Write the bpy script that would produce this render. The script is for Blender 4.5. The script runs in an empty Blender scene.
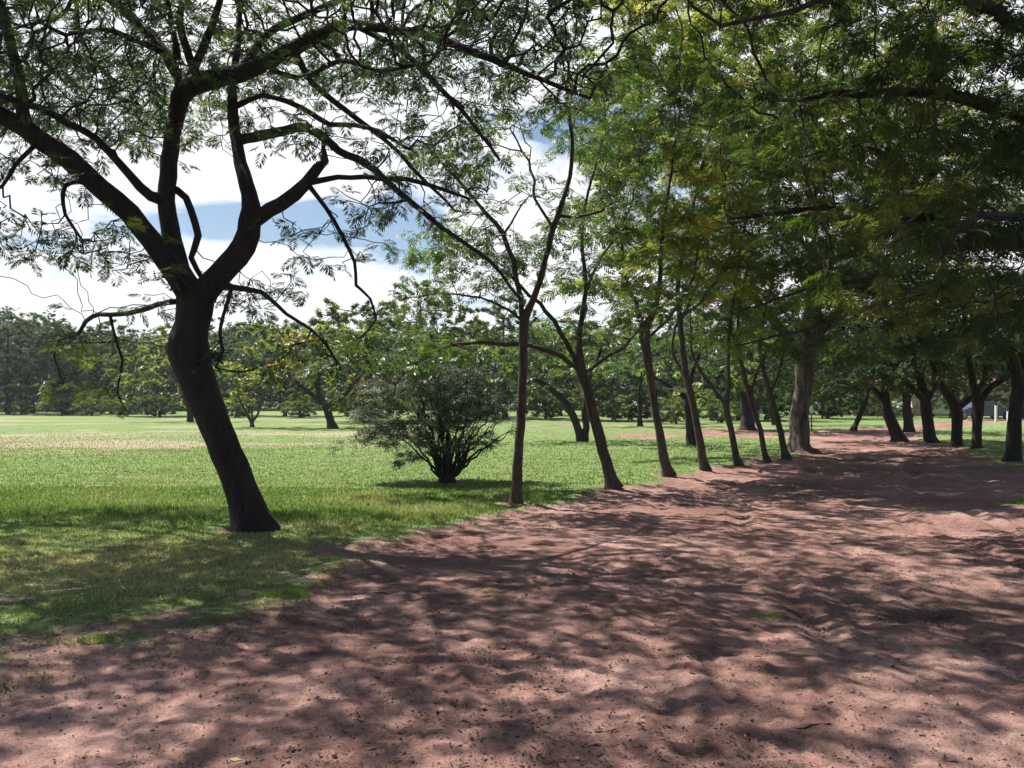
import bpy, math, random
import numpy as np
from mathutils import Vector

F, HOR, CAMZ = 890.0, 400.0, 1.6
rng = np.random.default_rng(7)
random.seed(7)
SC = bpy.context.scene
COL = SC.collection
GROUPQ = 1.0

# ------------------------------------------------------------------ basics
def W(px, py, d):
    """a point seen at photo pixel (px, py) at distance d metres"""
    return np.array([(px - 512.0) / F * d, d, CAMZ + (HOR - py) / F * d])

def mesh_np(name, verts, faces_list, mats, attrs=None, smooth=False, matidx=None):
    """faces_list: list of int arrays (n,k)"""
    me = bpy.data.meshes.new(name)
    verts = np.asarray(verts, dtype=np.float32)
    faces_list = [np.asarray(f, dtype=np.int32) for f in faces_list if len(f)]
    me.vertices.add(len(verts)); me.vertices.foreach_set('co', verts.ravel())
    nl = sum(f.size for f in faces_list); nf = sum(len(f) for f in faces_list)
    me.loops.add(nl); me.polygons.add(nf)
    me.loops.foreach_set('vertex_index', np.concatenate([f.ravel() for f in faces_list]))
    tot = np.concatenate([np.full(len(f), f.shape[1], dtype=np.int32) for f in faces_list])
    st = np.concatenate([[0], np.cumsum(tot)[:-1]]).astype(np.int32)
    me.polygons.foreach_set('loop_start', st)
    me.polygons.foreach_set('loop_total', tot)
    if matidx is not None: me.polygons.foreach_set('material_index', np.asarray(matidx, dtype=np.int32))
    me.polygons.foreach_set('use_smooth', np.full(nf, smooth, dtype=bool))
    for k, v in (attrs or {}).items():
        a = me.attributes.new(k, 'FLOAT', 'POINT'); a.data.foreach_set('value', np.asarray(v, dtype=np.float32))
    for m in (mats if isinstance(mats, (list, tuple)) else [mats]): me.materials.append(m)
    me.update(calc_edges=True)
    return me

def link(name, data, parent=None):
    o = bpy.data.objects.new(name, data); COL.objects.link(o)
    if parent is not None: o.parent = parent
    return o

def tag(o, label=None, cat=None, group=None, kind=None):
    if label: o['label'] = label
    if cat: o['category'] = cat
    if group: o['group'] = group
    if kind: o['kind'] = kind
    return o

def empty(name, loc=(0, 0, 0), rz=0.0):
    o = link(name, None); o.location = loc; o.rotation_euler.z = rz; o.empty_display_size = .3
    return o

def sm(a, b, x):
    t = np.clip((x - a) / (b - a), 0, 1); return t * t * (3 - 2 * t)

# value noise --------------------------------------------------------------
def vn2(x, y, seed=0):
    xi = np.floor(x).astype(np.int64); yi = np.floor(y).astype(np.int64)
    fx = x - xi; fy = y - yi; fx = fx * fx * (3 - 2 * fx); fy = fy * fy * (3 - 2 * fy)
    def h(a, b):
        n = (a * 374761393 + b * 668265263 + seed * 1274126177) & 0xffffffff
        n = ((n ^ (n >> 13)) * 1274126177) & 0xffffffff
        return ((n ^ (n >> 16)) & 0xffff) / 65535.0
    return (h(xi, yi) * (1 - fx) + h(xi + 1, yi) * fx) * (1 - fy) + (h(xi, yi + 1) * (1 - fx) + h(xi + 1, yi + 1) * fx) * fy
def fbm(x, y, o=4, seed=0):
    s = 0; a = .5
    for i in range(o):
        s = s + a * vn2(x, y, seed + i * 17); x = x * 2.03; y = y * 2.03; a *= .5
    return s / (1 - .5 ** o)
def n3(p, f, seed=0):
    r = np.random.default_rng(seed); s = np.zeros(len(p))
    for i in range(6):
        k = r.normal(size=3) * f; s += np.sin(p @ k + r.uniform(0, 6.28))
    return s / 6 * 1.6

# ------------------------------------------------------------------ materials
def newmat(name):
    m = bpy.data.materials.new(name); m.use_nodes = True
    nt = m.node_tree; nt.nodes.clear()
    out = nt.nodes.new('ShaderNodeOutputMaterial')
    return m, nt, out
def nd(nt, t, **kw):
    n = nt.nodes.new(t)
    for k, v in kw.items():
        if k.startswith('i_'): n.inputs[k[2:].replace('_', ' ')].default_value = v
        else: setattr(n, k, v)
    return n
def ramp(nt, stops, interp='LINEAR'):
    r = nt.nodes.new('ShaderNodeValToRGB'); r.color_ramp.interpolation = interp
    e = r.color_ramp.elements
    while len(e) > 1: e.remove(e[-1])
    e[0].position = stops[0][0]; e[0].color = (*stops[0][1], 1)
    for p, c in stops[1:]:
        x = e.new(p); x.color = (*c, 1)
    return r
def noise(nt, vec, scale, detail=4, rough=.55, dist=0):
    n = nt.nodes.new('ShaderNodeTexNoise'); n.inputs['Scale'].default_value = scale
    n.inputs['Detail'].default_value = detail; n.inputs['Roughness'].default_value = rough
    n.inputs['Distortion'].default_value = dist
    if vec is not None: nt.links.new(vec, n.inputs['Vector'])
    return n
def math_(nt, op, a, b=None, c=None, clamp=False):
    n = nt.nodes.new('ShaderNodeMath'); n.operation = op; n.use_clamp = clamp
    for i, v in enumerate((a, b, c)):
        if v is None: continue
        if isinstance(v, (int, float)): n.inputs[i].default_value = v
        else: nt.links.new(v, n.inputs[i])
    return n.outputs[0]
def mixc(nt, fac, a, b, mode='MIX'):
    n = nt.nodes.new('ShaderNodeMix'); n.data_type = 'RGBA'; n.blend_type = mode
    for key, v in ((0, fac), (6, a), (7, b)):
        if isinstance(v, (int, float)): n.inputs[key].default_value = v
        elif isinstance(v, tuple): n.inputs[key].default_value = (*v, 1)
        else: nt.links.new(v, n.inputs[key])
    return n.outputs[2]

def leaf_mat(name, stops, trans=.42, tcol=(1.5, 1.75, .7), rough=.5, spec=.35):
    m, nt, out = newmat(name)
    at = nd(nt, 'ShaderNodeAttribute', attribute_name='tint')
    r = ramp(nt, stops); nt.links.new(at.outputs['Fac'], r.inputs[0])
    p = nd(nt, 'ShaderNodeBsdfPrincipled'); p.inputs['Roughness'].default_value = rough
    p.inputs['Specular IOR Level'].default_value = spec
    nt.links.new(r.outputs[0], p.inputs['Base Color'])
    t = nd(nt, 'ShaderNodeBsdfTranslucent')
    nt.links.new(mixc(nt, 1.0, r.outputs[0], tuple(tcol), 'MULTIPLY'), t.inputs[0])
    mx = nd(nt, 'ShaderNodeMixShader'); mx.inputs[0].default_value = trans
    nt.links.new(p.outputs[0], mx.inputs[1]); nt.links.new(t.outputs[0], mx.inputs[2])
    nt.links.new(mx.outputs[0], out.inputs[0])
    return m

def bark_mat(name, c1, c2, c3, scale=9, bump=.5):
    m, nt, out = newmat(name)
    geo = nd(nt, 'ShaderNodeNewGeometry')
    mp = nd(nt, 'ShaderNodeMapping'); mp.inputs['Scale'].default_value = (1, 1, .28)
    nt.links.new(geo.outputs['Position'], mp.inputs[0])
    n1 = noise(nt, mp.outputs[0], scale, 6, .65, .6)
    n2 = noise(nt, geo.outputs['Position'], 2.3, 3, .6)
    r1 = ramp(nt, [(.35, c1), (.62, c2)]); nt.links.new(n1.outputs[0], r1.inputs[0])
    f = ramp(nt, [(.52, (0, 0, 0)), (.68, (1, 1, 1))]); nt.links.new(n2.outputs[0], f.inputs[0])
    col = mixc(nt, f.outputs[0], r1.outputs[0], tuple(c3))
    p = nd(nt, 'ShaderNodeBsdfPrincipled'); p.inputs['Roughness'].default_value = .85
    p.inputs['Specular IOR Level'].default_value = .3
    nt.links.new(col, p.inputs['Base Color'])
    n4 = noise(nt, mp.outputs[0], scale * 3.5, 5, .7, .3)
    h = math_(nt, 'ADD', n1.outputs[0], math_(nt, 'MULTIPLY', n4.outputs[0], .4))
    b = nd(nt, 'ShaderNodeBump'); b.inputs['Strength'].default_value = bump; b.inputs['Distance'].default_value = .05
    nt.links.new(h, b.inputs['Height']); nt.links.new(b.outputs[0], p.inputs['Normal'])
    nt.links.new(p.outputs[0], out.inputs[0])
    return m

def plain(name, col, rough=.6, metal=0, var=.12, scale=6, spec=.4, bump=.0):
    m, nt, out = newmat(name)
    geo = nd(nt, 'ShaderNodeNewGeometry')
    n = noise(nt, geo.outputs['Position'], scale, 5, .6)
    a = tuple(c * (1 - var) for c in col); b = tuple(min(1, c * (1 + var)) for c in col)
    r = ramp(nt, [(.3, a), (.7, b)]); nt.links.new(n.outputs[0], r.inputs[0])
    p = nd(nt, 'ShaderNodeBsdfPrincipled'); p.inputs['Roughness'].default_value = rough
    p.inputs['Metallic'].default_value = metal; p.inputs['Specular IOR Level'].default_value = spec
    nt.links.new(r.outputs[0], p.inputs['Base Color'])
    if bump:
        b = nd(nt, 'ShaderNodeBump'); b.inputs['Strength'].default_value = bump; b.inputs['Distance'].default_value = .02
        nt.links.new(n.outputs[0], b.inputs['Height']); nt.links.new(b.outputs[0], p.inputs['Normal'])
    nt.links.new(p.outputs[0], out.inputs[0])
    return m

def ground_mat():
    m, nt, out = newmat('earth_and_turf')
    geo = nd(nt, 'ShaderNodeNewGeometry'); P = geo.outputs['Position']
    at = nd(nt, 'ShaderNodeAttribute', attribute_name='soil')
    n1 = noise(nt, P, 3.0, 7, .65); n2 = noise(nt, P, 22, 6, .7)
    s = math_(nt, 'ADD', at.outputs['Fac'], math_(nt, 'MULTIPLY', math_(nt, 'SUBTRACT', n1.outputs[0], .5), .8))
    s = math_(nt, 'ADD', s, math_(nt, 'MULTIPLY', math_(nt, 'SUBTRACT', n2.outputs[0], .5), 1.0))
    sr = ramp(nt, [(.42, (0, 0, 0)), (.6, (1, 1, 1))]); nt.links.new(s, sr.inputs[0])
    # soil colour
    m1 = noise(nt, P, .55, 5, .6); m2 = noise(nt, P, 9, 8, .72); m3 = noise(nt, P, 95, 3, .6)
    so = ramp(nt, [(.3, (.17, .096, .08)), (.5, (.28, .17, .145)), (.7, (.40, .27, .235))]); nt.links.new(m1.outputs[0], so.inputs[0])
    so2 = ramp(nt, [(.34, (.62, .55, .55)), (.6, (1.08, 1.05, 1.05))]); nt.links.new(m2.outputs[0], so2.inputs[0])
    soil = mixc(nt, 1., so.outputs[0], so2.outputs[0], 'MULTIPLY')
    so3 = ramp(nt, [(.34, (.35, .3, .3)), (.46, (1, 1, 1)), (.72, (1.1, 1.08, 1.08))]); nt.links.new(m3.outputs[0], so3.inputs[0])
    soil = mixc(nt, .8, soil, so3.outputs[0], 'MULTIPLY')
    dm = nd(nt, 'ShaderNodeAttribute', attribute_name='damp')
    soil = mixc(nt, math_(nt, 'MULTIPLY', dm.outputs['Fac'], .85), soil, (.06, .04, .037))
    # turf colour
    mp = nd(nt, 'ShaderNodeMapping'); mp.inputs['Scale'].default_value = (.35, 1, 1); nt.links.new(P, mp.inputs[0])
    g1 = noise(nt, mp.outputs[0], .16, 5, .6); g2 = noise(nt, P, 1.4, 6, .7); g3 = noise(nt, P, 30, 6, .75)
    gr = ramp(nt, [(.3, (.10, .165, .052)), (.5, (.15, .215, .078)), (.7, (.215, .255, .115))]); nt.links.new(g2.outputs[0], gr.inputs[0])
    dry = nd(nt, 'ShaderNodeAttribute', attribute_name='dry')
    df = math_(nt, 'ADD', dry.outputs['Fac'], math_(nt, 'MULTIPLY', math_(nt, 'SUBTRACT', g1.outputs[0], .5), 1.1))
    df = math_(nt, 'ADD', df, math_(nt, 'MULTIPLY', math_(nt, 'SUBTRACT', g2.outputs[0], .5), .5))
    dr = ramp(nt, [(.2, (0, 0, 0)), (.8, (1, 1, 1))]); nt.links.new(df, dr.inputs[0])
    grass = mixc(nt, dr.outputs[0], gr.outputs[0], (.32, .265, .185))
    gd = ramp(nt, [(.3, (.5, .5, .45)), (.6, (1.1, 1.1, 1.05))]); nt.links.new(g3.outputs[0], gd.inputs[0])
    grass = mixc(nt, .85, grass, gd.outputs[0], 'MULTIPLY')
    col = mixc(nt, sr.outputs[0], grass, soil)
    p = nd(nt, 'ShaderNodeBsdfPrincipled'); p.inputs['Roughness'].default_value = .95
    p.inputs['Specular IOR Level'].default_value = .12
    nt.links.new(col, p.inputs['Base Color'])
    h = math_(nt, 'ADD', math_(nt, 'MULTIPLY', m2.outputs[0], 1.0), math_(nt, 'MULTIPLY', m3.outputs[0], .22))
    b = nd(nt, 'ShaderNodeBump'); b.inputs['Strength'].default_value = .9; b.inputs['Distance'].default_value = .045
    nt.links.new(h, b.inputs['Height']); nt.links.new(b.outputs[0], p.inputs['Normal'])
    nt.links.new(p.outputs[0], out.inputs[0])
    return m

G_A = [(0, (.018, .036, .014)), (.3, (.04, .07, .023)), (.5, (.09, .13, .036)), (.72, (.165, .20, .05)), (.93, (.235, .225, .06)), (1, (.25, .20, .065))]
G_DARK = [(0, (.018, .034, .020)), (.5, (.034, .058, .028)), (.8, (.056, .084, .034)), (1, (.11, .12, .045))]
G_LITE = [(0, (.035, .062, .024)), (.5, (.066, .105, .034)), (.8, (.115, .15, .042)), (1, (.19, .18, .06))]
G_GREY = [(0, (.034, .050, .034)), (.5, (.066, .092, .06)), (.85, (.10, .12, .085)), (1, (.16, .155, .10))]
G_MAIN = [(0, (.024, .04, .026)), (.45, (.04, .066, .035)), (.75, (.075, .105, .038)), (.9, (.2, .22, .05)), (1, (.29, .29, .055))]  # brightest stops hold the sunlit colour of the low hanging sprays
L_MAIN = leaf_mat('feathery_leaf_main', G_MAIN, .38, (1.3, 1.6, .7), .38, .5)
L_ROW = leaf_mat('feathery_leaf_row', G_LITE, .42, rough=.42, spec=.45)
L_MIX = leaf_mat('feathery_leaf_sun_gold', G_A, .5, (1.9, 1.95, .8), rough=.42, spec=.45)  # yellow end: natural leaf variation plus sunlit gold put into the colour
L_OVER = leaf_mat('feathery_leaf_overhead', [(0, (.016, .032, .012)), (.45, (.038, .062, .02)), (.75, (.085, .115, .03)), (1, (.17, .165, .045))], .45, (1.7, 1.85, .7), rough=.42, spec=.45)
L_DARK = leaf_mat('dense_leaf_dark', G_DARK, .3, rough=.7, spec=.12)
L_FAR = leaf_mat('far_leaf', [(0, (.024, .042, .024)), (.5, (.085, .125, .038)), (.8, (.15, .185, .055)), (1, (.17, .165, .07))], .35, rough=.7, spec=.12)
L_GREY = leaf_mat('grey_leaf', G_GREY, .25, (1.2, 1.3, .8))
B_MAIN = bark_mat('bark_main', (.014, .009, .011), (.038, .026, .027), (.034, .025, .028), 10, .95)
B_ROW = bark_mat('bark_row', (.032, .023, .02), (.09, .068, .058), (.06, .048, .041), 14, .4)
B_DARK = bark_mat('bark_dark', (.018, .012, .012), (.052, .037, .034), (.034, .025, .025), 8, .5)
B_PALE = bark_mat('bark_big', (.03, .02, .018), (.20, .15, .135), (.06, .042, .038), 6, .8)
M_GROUND = ground_mat()
M_BLADE = leaf_mat('grass_blade', [(0, (.06, .115, .028)), (.4, (.135, .205, .06)), (.75, (.235, .28, .11)), (1, (.38, .34, .2))], .4, (1.2, 1.3, .8), .8, .05)

# ------------------------------------------------------------------ tree skeletons
class Skel:
    def __init__(s):
        s.p = []; s.par = []; s.r = []; s.limb = []
    def path(s, pts, step, limb, jit=0.0, attach=None):
        """pts: list of (vec3, radius); smooth resample and attach"""
        P = np.array([a for a, b in pts], float); R = np.array([b for a, b in pts], float)
        if attach is not None:
            idx = attach
            P = np.vstack([s.p[idx], P]); R = np.concatenate([[min(R[0] * 1.15, s.r[idx])], R])
        n = len(P)
        Pe = np.vstack([2 * P[0] - P[1], P, 2 * P[-1] - P[-2]])
        out = []; ro = []
        for i in range(n - 1):
            a, b, c, d = Pe[i], Pe[i + 1], Pe[i + 2], Pe[i + 3]
            k = max(1, int(np.linalg.norm(c - b) / step + .5))
            for j in range(1, k + 1):
                t = j / k
                out.append(.5 * ((2 * b) + (-a + c) * t + (2 * a - 5 * b + 4 * c - d) * t * t + (-a + 3 * b - 3 * c + d) * t ** 3))
                ro.append(R[i] * (1 - t) + R[i + 1] * t)
        if attach is None:
            s.p.append(P[0]); s.par.append(-1); s.r.append(R[0]); s.limb.append(limb); prev = len(s.p) - 1
        else: prev = attach
        for q, r in zip(out, ro):
            j = rng.normal(size=3) * jit * step
            s.p.append(q + j); s.par.append(prev); s.r.append(r); s.limb.append(limb); prev = len(s.p) - 1
    def nearest(s, q):
        return int(np.argmin(np.sum((np.array(s.p) - q) ** 2, axis=1)))
    def grow(s, att, D, dk, iters=90, di=1e9, jit=.25, up=0.0, newlimb=True, minr=0.0):
        att = np.asarray(att, float); p = list(s.p); par = list(s.par); limb = list(s.limb)
        base = np.array(p)
        ok = np.array(s.r) < 1e8
        ok &= np.array([True] * len(p))
        cand = np.where(base[:, 2] > s.zmin)[0]
        near = np.empty(len(att), int); dist = np.empty(len(att))
        for i in range(0, len(att), 500):
            dd = np.linalg.norm(att[i:i + 500, None] - base[None, cand], axis=2)
            k = dd.argmin(1); near[i:i + 500] = cand[k]; dist[i:i + 500] = dd[np.arange(len(k)), k]
        alive = np.ones(len(att), bool)
        kids = {}
        for it in range(iters):
            a = alive & (dist < di) & (dist > dk)
            if not a.any(): break
            idx = near[a]; pa = np.array(p)
            v = att[a] - pa[idx]; v /= np.linalg.norm(v, axis=1)[:, None]
            u, inv = np.unique(idx, return_inverse=True)
            S = np.zeros((len(u), 3)); np.add.at(S, inv, v)
            S /= np.linalg.norm(S, axis=1)[:, None] + 1e-9
            S += rng.normal(size=S.shape) * jit; S[:, 2] += up
            S /= np.linalg.norm(S, axis=1)[:, None] + 1e-9
            new = []; st = len(p)
            for k, q in enumerate(u):
                ks = kids.setdefault(int(q), [])
                if len(ks) >= 3 or any(np.dot(S[k], c) > .93 for c in ks):
                    # stuck: drop its attractors
                    dd = np.where(a & (near == q))[0]
                    if len(ks) >= 3 or rng.random() < .5: alive[dd[rng.random(len(dd)) < .6]] = False
                    continue
                ks.append(S[k]); p.append(pa[q] + S[k] * D * rng.uniform(.75, 1.2)); par.append(int(q))
                limb.append(limb[q]); new.append(len(p) - 1)
            if not new: continue
            npz = np.array([p[i] for i in new])
            ai = np.where(alive)[0]
            dd = np.linalg.norm(att[ai, None] - npz[None], axis=2); k = dd.argmin(1); m = dd[np.arange(len(ai)), k]
            better = m < dist[ai]
            near[ai[better]] = np.array(new)[k[better]]; dist[ai[better]] = m[better]
            alive &= dist > dk
        n0 = len(s.p)
        s.p = p; s.par = par; s.limb = limb; s.r = list(s.r) + [0.0] * (len(p) - n0)
    def radii(s, tip=.005, ex=2.3):
        n = len(s.p); acc = np.zeros(n); man = np.array(s.r) > 0; r = np.array(s.r, float)
        par = np.array(s.par)
        for i in range(n - 1, -1, -1):
            rr = tip if acc[i] == 0 else acc[i] ** (1 / ex)
            if not man[i]: r[i] = rr
            if par[i] >= 0: acc[par[i]] += rr ** ex
        for i in range(n):
            if par[i] >= 0 and not man[i]: r[i] = min(r[i], r[par[i]] * (.78 if man[par[i]] else 1.0))
        s.r = r; s.p = np.array(s.p); s.par = par; s.limb = np.array(s.limb)
        s.nk = np.bincount(par[par >= 0], minlength=n)

def skin(sk, sel=None, rough=.10, minr=0.0, off=(0, 0, 0)):
    """tube mesh arrays for the skeleton (nodes in sel)"""
    n = len(sk.p); p = sk.p; par = sk.par; r = sk.r
    main = np.full(n, -1); best = np.zeros(n)
    for i in range(n):
        q = par[i]
        if q >= 0 and sk.limb[i] == sk.limb[q] and r[i] > best[q]: best[q] = r[i]; main[q] = i
    cont = np.array([par[i] >= 0 and main[par[i]] == i for i in range(n)])
    chain = np.arange(n)
    for i in range(n):
        if cont[i]: chain[i] = chain[par[i]]
    # tangents
    tan = np.zeros((n, 3)); ip = par >= 0
    tan[ip] += p[ip] - p[par[ip]]
    hm = main >= 0
    tan[hm] += p[main[hm]] - p[hm]
    L = np.linalg.norm(tan, axis=1); tan[L < 1e-9] = (0, 0, 1); tan /= np.maximum(L, 1e-9)[:, None]; tan[L < 1e-9] = (0, 0, 1)
    cr = r[chain]
    sides = np.where(cr > .09, 16, np.where(cr > .035, 9, np.where(cr > .012, 5, 3)))
    V = []; Fq = []; base = 0
    keep = np.ones(n, bool) if sel is None else sel
    keep = keep & (r >= minr)
    for S in (16, 9, 5, 3):
        nodes = np.where((sides == S) & keep)[0]
        if not len(nodes): continue
        starts = nodes[(~cont[nodes]) & (par[nodes] >= 0)]
        pos = np.vstack([p[nodes], p[par[starts]]])
        rad = np.concatenate([r[nodes], np.minimum(r[starts] * 1.25, r[par[starts]])])
        tg = np.vstack([tan[nodes], tan[starts]])
        if S >= 9:
            pass
        ref = np.array([.83, .51, .22]) if S < 16 else np.array([.9, .43, .02])
        uu = np.cross(tg, ref); uu /= np.linalg.norm(uu, axis=1)[:, None] + 1e-9; vv = np.cross(tg, uu)
        ang = np.arange(S) / S * 2 * np.pi
        ring = uu[:, None] * np.cos(ang)[None, :, None] + vv[:, None] * np.sin(ang)[None, :, None]
        rr = np.repeat(rad[:, None], S, 1)
        if S >= 9:
            q = (pos[:, None] + ring * rad[:, None, None]).reshape(-1, 3)
            f = 1 + rough * (n3(q * np.array([1, 1, .5]), 7, 3) + .7 * n3(q, 2.5, 5)).reshape(rr.shape)
            rr = rr * f
        if S == 16:
            zz = pos[:, 2:3]; fl = np.clip(1 - zz / .45, 0, 1) ** 2 * (pos[:, 2:3] < 1)
            rr = rr * (1 + fl * (.06 + .13 * np.maximum(0, np.sin(ang[None] * 4 + 1.3 + pos[0, 0])) + .05 * np.sin(ang[None] * 7 + pos[0, 1])))
        vert = pos[:, None] + ring * rr[..., None]
        V.append(vert.reshape(-1, 3))
        mp = np.full(n, -1); mp[nodes] = np.arange(len(nodes))
        sp = np.full(n, -1); sp[starts] = len(nodes) + np.arange(len(starts))
        ch = nodes[par[nodes] >= 0]
        A = np.where(cont[ch], mp[par[ch]], sp[ch]); Bn = mp[ch]
        okk = (A >= 0) & (Bn >= 0); A = A[okk]; Bn = Bn[okk]
        k = np.arange(S); k2 = (k + 1) % S
        q = np.stack([A[:, None] * S + k, A[:, None] * S + k2, Bn[:, None] * S + k2, Bn[:, None] * S + k], axis=2).reshape(-1, 4)
        Fq.append(q + base); base += vert.shape[0] * S
    return (np.vstack(V) - np.array(off), np.vstack(Fq)) if V else (np.zeros((0, 3)), np.zeros((0, 4), int))

# ------------------------------------------------------------------ fronds
def frond_template(kind, r):
    """verts (n,3), quads (m,4); along +x, unit length"""
    V = []; Q = []
    def leaflet(base, dirv, L, w, droop):
        d = np.array(dirv, float); d /= np.linalg.norm(d)
        side = np.cross(d, (0, 0, 1)); side /= np.linalg.norm(side) + 1e-9
        b = np.array(base, float); m = b + d * L * .5 + np.array([0, 0, -droop * L * .25]); e = b + d * L + np.array([0, 0, -droop * L])
        i = len(V); V.extend([b, m + side * w * .5, e, m - side * w * .5]); Q.append([i, i + 1, i + 2, i + 3])
    if kind == 'fine': n = 9; lw = .062
    elif kind == 'mid': n = 5; lw = .10
    elif kind == 'coarse': n = 3; lw = .19
    if kind in ('fine', 'mid', 'coarse'):
        bend = r.uniform(.15, .5)
        for i in range(n):
            t = .22 + .75 * (i + .5) / n
            L = .46 * math.sin(math.pi * min(1, .25 + t * .62)) * r.uniform(.85, 1.1)
            z = -bend * t * t * .5
            for sgn in (-1, 1):
                a = math.radians(r.uniform(48, 66) - 18 * t)
                leaflet((t, 0, z), (math.cos(a), sgn * math.sin(a), r.uniform(-.25, .12)), L, lw * r.uniform(.8, 1.2), r.uniform(.05, .4))
        leaflet((.93, 0, -bend * .43), (1, 0, -.4), .2, lw, .2)
        if kind == 'fine':
            i = len(V); V.extend([(0, -.006, 0), (0, .006, 0), (.55, .005, -bend * .15), (.55, -.005, -bend * .15)]); Q.append([i, i + 1, i + 2, i + 3])
    elif kind == 'leaf':    # a sprig of simple leaves
        for i in range(7):
            t = .1 + .85 * i / 6; a = math.radians(r.uniform(30, 80)) * (1 if i % 2 else -1)
            leaflet((t, 0, -.1 * t), (math.cos(a), math.sin(a), r.uniform(-.4, .5)), r.uniform(.28, .42), .11, r.uniform(0, .4))
    elif kind == 'clump':   # far foliage: a handful of leaf-sized faces
        for i in range(6):
            a = r.uniform(0, 6.28); b = (r.uniform(-.35, .35), r.uniform(-.35, .35), r.uniform(-.25, .25))
            leaflet(b, (math.cos(a), math.sin(a), r.uniform(-.5, .5)), r.uniform(.4, .65), r.uniform(.2, .34), r.uniform(-.1, .4))
    return np.array(V, float), np.array(Q, int)
TPL = {}
_r = random.Random(3)
for k in ('fine', 'mid', 'coarse', 'leaf', 'clump'): TPL[k] = [frond_template(k, _r) for _ in range(5)]

def foliage(pos, dirs, size, kind, tint, R, droop=.25, sway=.45, off=(0, 0, 0)):
    """pos (n,3), dirs (n,3) preferred outward directions"""
    n = len(pos); Vs = []; Qs = []; Ts = []; base = 0
    var = R.integers(0, 5, n)
    d = dirs + R.normal(size=(n, 3)) * sway; d[:, 2] = d[:, 2] * .55 - droop
    d /= np.linalg.norm(d, axis=1)[:, None] + 1e-9
    up = np.zeros((n, 3)); up[:, 2] = 1; up += R.normal(size=(n, 3)) * .35
    s = np.cross(up, d); s /= np.linalg.norm(s, axis=1)[:, None] + 1e-9; u = np.cross(d, s)
    sz = size * R.uniform(.7, 1.25, n)
    for v in range(5):
        T, Q = TPL[kind][v]; m = np.where(var == v)[0]
        if not len(m): continue
        A = (d[m][:, None] * T[None, :, 0:1] + s[m][:, None] * T[None, :, 1:2] + u[m][:, None] * T[None, :, 2:3]) * sz[m][:, None, None] + pos[m][:, None]
        Vs.append(A.reshape(-1, 3)); Ts.append(np.repeat(tint[m], len(T)))
        Qs.append((Q[None] + (np.arange(len(m)) * len(T))[:, None, None]).reshape(-1, 4) + base); base += len(m) * len(T)
    return np.vstack(Vs) - np.array(off), np.vstack(Qs), np.concatenate(Ts)

def blob(c, rad, n, R, lumps=0, flat=.3, shell=.3):
    """attractors: clustered in lumps inside an ellipsoid"""
    c = np.array(c, float); rad = np.array(rad, float)
    def ball(k):
        v = R.normal(size=(k, 3)); v /= np.linalg.norm(v, axis=1)[:, None]
        return v * (shell + (1 - shell) * R.random((k, 1)) ** .5)
    if not lumps: return c + ball(n) * rad
    cc = ball(lumps); lr = (1.0 / lumps) ** (1 / 3) * .95
    k = R.integers(0, lumps, n); q = R.normal(size=(n, 3)) * lr * .5; q[:, 2] *= flat * 1.6
    return c + (cc[k] * .9 + q) * rad

def tints(pos, R, lo=.1, hi=.85, f=.9, seed=1, rnd=.16):
    return np.clip(lo + (hi - lo) * (.5 + .5 * n3(pos, f, seed)) + R.normal(size=len(pos)) * rnd, 0, 1)

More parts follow.
